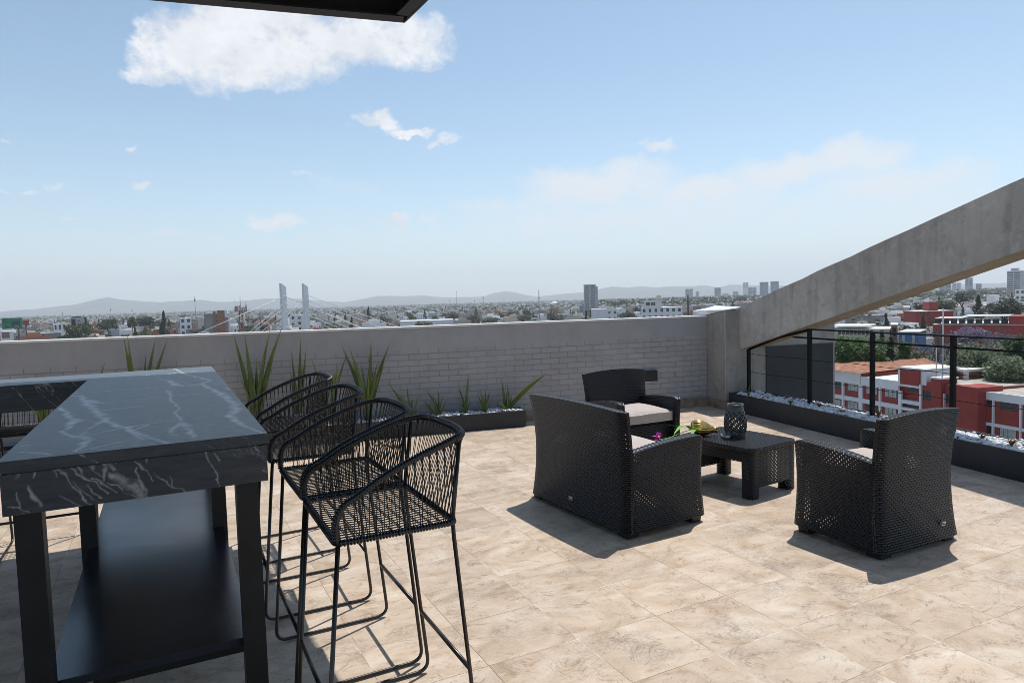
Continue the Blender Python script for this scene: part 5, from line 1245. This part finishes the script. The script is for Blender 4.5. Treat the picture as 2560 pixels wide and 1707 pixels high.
# the far city reads as one mass
pal=[M['white'],M['cream'],M['greyw'],M['barebrick'],PAL[4][1],PAL[5][1],M['conc2'],M['roofgrey']]
def far_mass():
    b=MB(); tb_=MB()
    for k in range(9500):
        px=rng.uniform(-120,2700); D=1050*math.exp(rng.uniform(0,1.75)) if px<1870 else 560*math.exp(rng.uniform(0,2.2))
        p=far(px,800,D); a=-math.atan2(p.x,p.y)+rng.uniform(-.7,.7); w=rng.uniform(5,16)*(1+D/9000); d=rng.uniform(6,14); h=rng.uniform(3.5,9.5)
        ax=Vector((math.cos(a),math.sin(a))); ay=Vector((-ax.y,ax.x)); b.obox(p.to_2d(),ax,ay,w,d,GZ,GZ+h,rng.choices(range(8),[11,5,5,1.6,1.3,4,3,4])[0])
        if rng.random()<.4: b.obox(p.to_2d()+ax*w*.3,ax,ay,3,3,GZ+h+.01,GZ+h+2.5,rng.choice((0,1,2,5)))
    o=b.build('far_city_houses',pal); tag(o,'countless tiny pale houses of the hazy far city plain','houses',kind='stuff')
    for k in range(5200):
        px=rng.uniform(-120,2700); D=1100*math.exp(rng.uniform(0,1.8)) if px<1870 else 650*math.exp(rng.uniform(0,2.2)); p=far(px,800,D); r=rng.uniform(2.5,6)*(1+D/9000); h=rng.uniform(5,12)
        for q in range(5):
            c=(p.x+rng.gauss(0,r*.6),p.y+rng.gauss(0,r*.6),GZ+h*rng.uniform(.35,.85)); tb_.blob(c,r*rng.uniform(.45,.75),rng.randrange(2),1,rng,.35,(1,1,.8))
    o=tb_.build('far_city_trees',[M['citytree'],M['cityoak']]); tag(o,'countless small dark trees scattered through the hazy far city','trees',kind='stuff')
    w_=MB()
    for k in range(3000):
        px=rng.choice((rng.uniform(1490,2000),rng.uniform(1500,2700))); D=rng.uniform(1300,2600); p=far(px,780,D); h=rng.uniform(7,15)
        for q in range(4): w_.blob((p.x+rng.gauss(0,5),p.y+rng.gauss(0,5),GZ+h*rng.uniform(.4,.9)),rng.uniform(3,7),rng.randrange(2),1,rng,.4,(1,1,.8))
    o=w_.build('far_wood',[M['pine'],M['citytree']]); tag(o,'long belt of hazy dark green woodland before the right hills','wood',kind='stuff')
far_mass()
b=MB(); p=far(1386,755,2200); b.lathe([(16,0),(15,7),(10,12),(4,15),(0,16)],16,0,(p.x,p.y,GZ)); tag(b.build('dome',M['white']),'white dome shaped hall among far rooftops left of the grey tower','hall')

# ---- hills
prof=[(-700,782),(-300,779),(0,778),(85,772),(190,760),(240,748),(272,742),(300,748),(350,752),(400,755),(450,752),(505,749),(540,754),(575,754),(620,750),(665,746),(720,745),(770,748),(810,752),(860,755),(900,748),(945,739),(1020,740),(1060,738),(1110,743),(1160,742),(1210,741),(1230,733),(1262,727),(1285,730),(1320,738),(1345,741),(1395,735),(1450,731),(1490,724),(1530,716),(1570,718),(1605,715),(1640,718),(1690,715),(1735,715),(1768,713),(1795,719),(1822,711),(1860,712),(1920,714),(2000,712),(2100,716),(2300,713),(2450,708),(2560,706),(3000,700),(3500,690)]
def hills(D,prof,depth,seed,name):
    b=MB(); xs=[]; 
    for (a,ya),(c,yc) in zip(prof,prof[1:]):
        n=max(1,int((c-a)/14)); xs+=[(a+(c-a)*k/n,ya+(yc-ya)*k/n) for k in range(n)]
    P=[]
    for x,y in xs:
        e=far(x,y,D); h=e.z-GZ+5*mnoise.noise(Vector((x*.03,seed,0))); dirv=Vector((e.x,e.y)).normalized(); row=[]
        for k in range(15):
            t=-1+2*k/14; hh=h*(max(0,1-abs(t)**1.35)); hh*=1+.22*mnoise.fractal(Vector((x*.012,t*3.1,seed)),1,2,4)*(1-max(0,1-abs(t)*3)) ; q=Vector((e.x,e.y))+dirv*depth*t; row.append((q.x,q.y,GZ-3+hh))
        P.append(row)
    b.grid(P,lambda i,j:(0,0)); o=b.build(name,plain('dry_hill',(.075,.085,.080),.95,.35,.004)); tag(o,kind='structure')
hills(11500,prof,2200,2,'hills')

# ================================================================ air, sky, sun
hz=MB(); hz.box(-15800,15800,-3300,15800,GZ-2,620)
t=bpy.data.materials.new('haze_air'); t.use_nodes=True; n=t.node_tree.nodes; n.clear()
pv=n.new('ShaderNodeVolumePrincipled'); ou=n.new('ShaderNodeOutputMaterial'); pv.inputs['Color'].default_value=(.90,.95,1,1); pv.inputs['Density'].default_value=HAZE; pv.inputs['Anisotropy'].default_value=.2
t.node_tree.links.new(pv.outputs[0],ou.inputs['Volume']); t.volume_intersection_method='FAST' if hasattr(t,'volume_intersection_method') else None
o=hz.build('haze',t); tag(o,kind='stuff')

SUN=Vector((.33,.27,1)).normalized(); el=math.asin(SUN.z); rot=math.atan2(SUN.x,SUN.y)
sl=bpy.data.lights.new('sun','SUN'); sl.energy=SUN_E; sl.angle=R(.5); sl.color=(1,.955,.89); so=bpy.data.objects.new('sun',sl); col.objects.link(so)
so.rotation_euler=(-SUN).to_track_quat('-Z','Y').to_euler(); so.location=(3,3,30)

w=bpy.data.worlds.new('World'); sc.world=w; w.use_nodes=True; nt=w.node_tree; nn=nt.nodes; L_=nt.links
class WN(NT):
    def __init__(s): s.t=nt; s.n=nn; s.l=L_
T=WN(); bg=nn['Background']
sky=T.new('ShaderNodeTexSky'); sky.sky_type='NISHITA'; sky.sun_disc=False; sky.sun_elevation=el; sky.sun_rotation=rot; sky.altitude=1500; sky.air_density=1.0; sky.dust_density=1.3; sky.ozone_density=1.3
gen=T.co('Generated'); nv=T.new('ShaderNodeVectorMath',operation='NORMALIZE'); L_.new(gen,nv.inputs[0]); vx,vy,vz=T.sep(nv.outputs[0])
az=T.math('ARCTAN2',vx,vy); ele=T.math('ARCSINE',vz)
# the clouds: patches of the sky given by bearing and elevation, broken up by noise
ae=T.comb(az,T.math('MULTIPLY',ele,1.25))
n1=T.noise(ae,9,9,.62,.3); n2=T.noise(ae,26,8,.66,.2); n0=T.noise(ae,3.2,3,.5)
wa=T.math('ADD',az,T.math('MULTIPLY',T.math('SUBTRACT',n1,.5),.10)); we=T.math('ADD',ele,T.math('MULTIPLY',T.math('SUBTRACT',T.noise(T.vm('ADD',ae,(3,7,1)),10,8,.62,.3),.5),.075))
def azel(px,py):
    d=ray(px,py).normalized(); return math.atan2(d.x,d.y),math.asin(d.z)
CL=[(480,120,110,105,1),(590,130,150,90,1),(720,130,170,90,1),(870,95,170,75,1),(1010,100,110,75,1),(1075,120,50,45,.85),(560,60,130,80,1),(700,40,200,70,1),(400,170,60,45,.9),(375,192,50,26,.75),(760,185,80,26,.75),(390,120,35,45,.7),
 (945,308,65,17,.62),(1030,325,55,12,.62),(1110,356,58,13,.72),(315,358,20,8,.4),(1640,372,62,26,.55),(1590,368,60,10,.4),(352,464,36,11,.55),(150,470,40,13,.42),(90,478,26,7,.42),(140,532,32,8,.5),(755,438,22,11,.42),(690,545,85,20,.5),(960,550,70,15,.5),(1055,545,36,10,.42),(0,342,22,9,.3),(10,476,26,6,.35)]
SOFT=[(1500,460,190,45,.62),(1380,500,110,38,.45),(1750,480,200,36,.55),(1960,420,150,42,.6),(2120,400,130,45,.6),(2250,460,230,45,.55),(1650,540,600,60,.42),(2300,540,300,70,.36),(1280,510,150,26,.35),(860,460,140,30,.2),(1050,580,500,30,.2),(300,590,420,14,.22)]
def mask(lst,pw):
    acc=None
    for x,y,rx,ry,s_ in lst:
        a,e=azel(x,y); a2,_=azel(x+rx,y); _,e2=azel(x,y-ry)
        da=T.math('DIVIDE',T.math('SUBTRACT',wa,a),abs(a2-a)); de=T.math('DIVIDE',T.math('SUBTRACT',we,e),abs(e2-e))
        q=T.math('MULTIPLY_ADD',da,da,T.math('MULTIPLY',de,de)); v=T.math('MULTIPLY',T.math('SUBTRACT',1.0,T.math('MULTIPLY',q,.5),clamp=True),s_ if s_>.7 or lst is SOFT else min(.95,s_*1.5))
        acc=v if acc is None else T.math('MAXIMUM',acc,v)
    return acc
m1=mask(CL,1); m2=mask(SOFT,1)
d1=T.fit(T.math('ADD',m1,T.math('MULTIPLY',T.math('MULTIPLY_ADD',n1,.5,T.math('SUBTRACT',n2,.75)),1.15)),.34,.86,0,1)
d2=T.fit(T.math('ADD',m2,T.math('MULTIPLY',T.math('SUBTRACT',n2,.5),.55)),.13,.56,0,.8)
shade=T.fit(T.math('ADD',T.math('MULTIPLY',n1,.6),T.math('MULTIPLY',n2,.4)),.36,.6,.83,1.06)
ccol=T.mix(1.0,(CLV,CLV*1.012,CLV*1.045),T.comb(shade,shade,shade),'MULTIPLY')
# humid air whitening the sky towards the horizon
hw=T.math('POWER',T.math('SUBTRACT',1,T.math('MULTIPLY',T.math('MAXIMUM',ele,0),1.5),clamp=True),7.0)
sb=T.mix(T.math('MULTIPLY',hw,.78),T.mix(1.0,sky.outputs[0],SKYT,'MULTIPLY'),HORZ)
sb=T.mix(d2,sb,(CLV*.95,CLV*.965,CLV*.99)); sb=T.mix(T.math('MULTIPLY',d1,.93),sb,ccol)
L_.new(sb,bg.inputs[0]); bg.inputs[1].default_value=.15

sc.view_settings.view_transform='Standard'; sc.view_settings.look='None'; sc.view_settings.exposure=EXPO; sc.view_settings.gamma=1
cy=sc.cycles; cy.max_bounces=8; cy.transparent_max_bounces=24; cy.volume_bounces=1; cy.use_denoising=True; cy.filter_width=.85; cy.sample_clamp_indirect=6
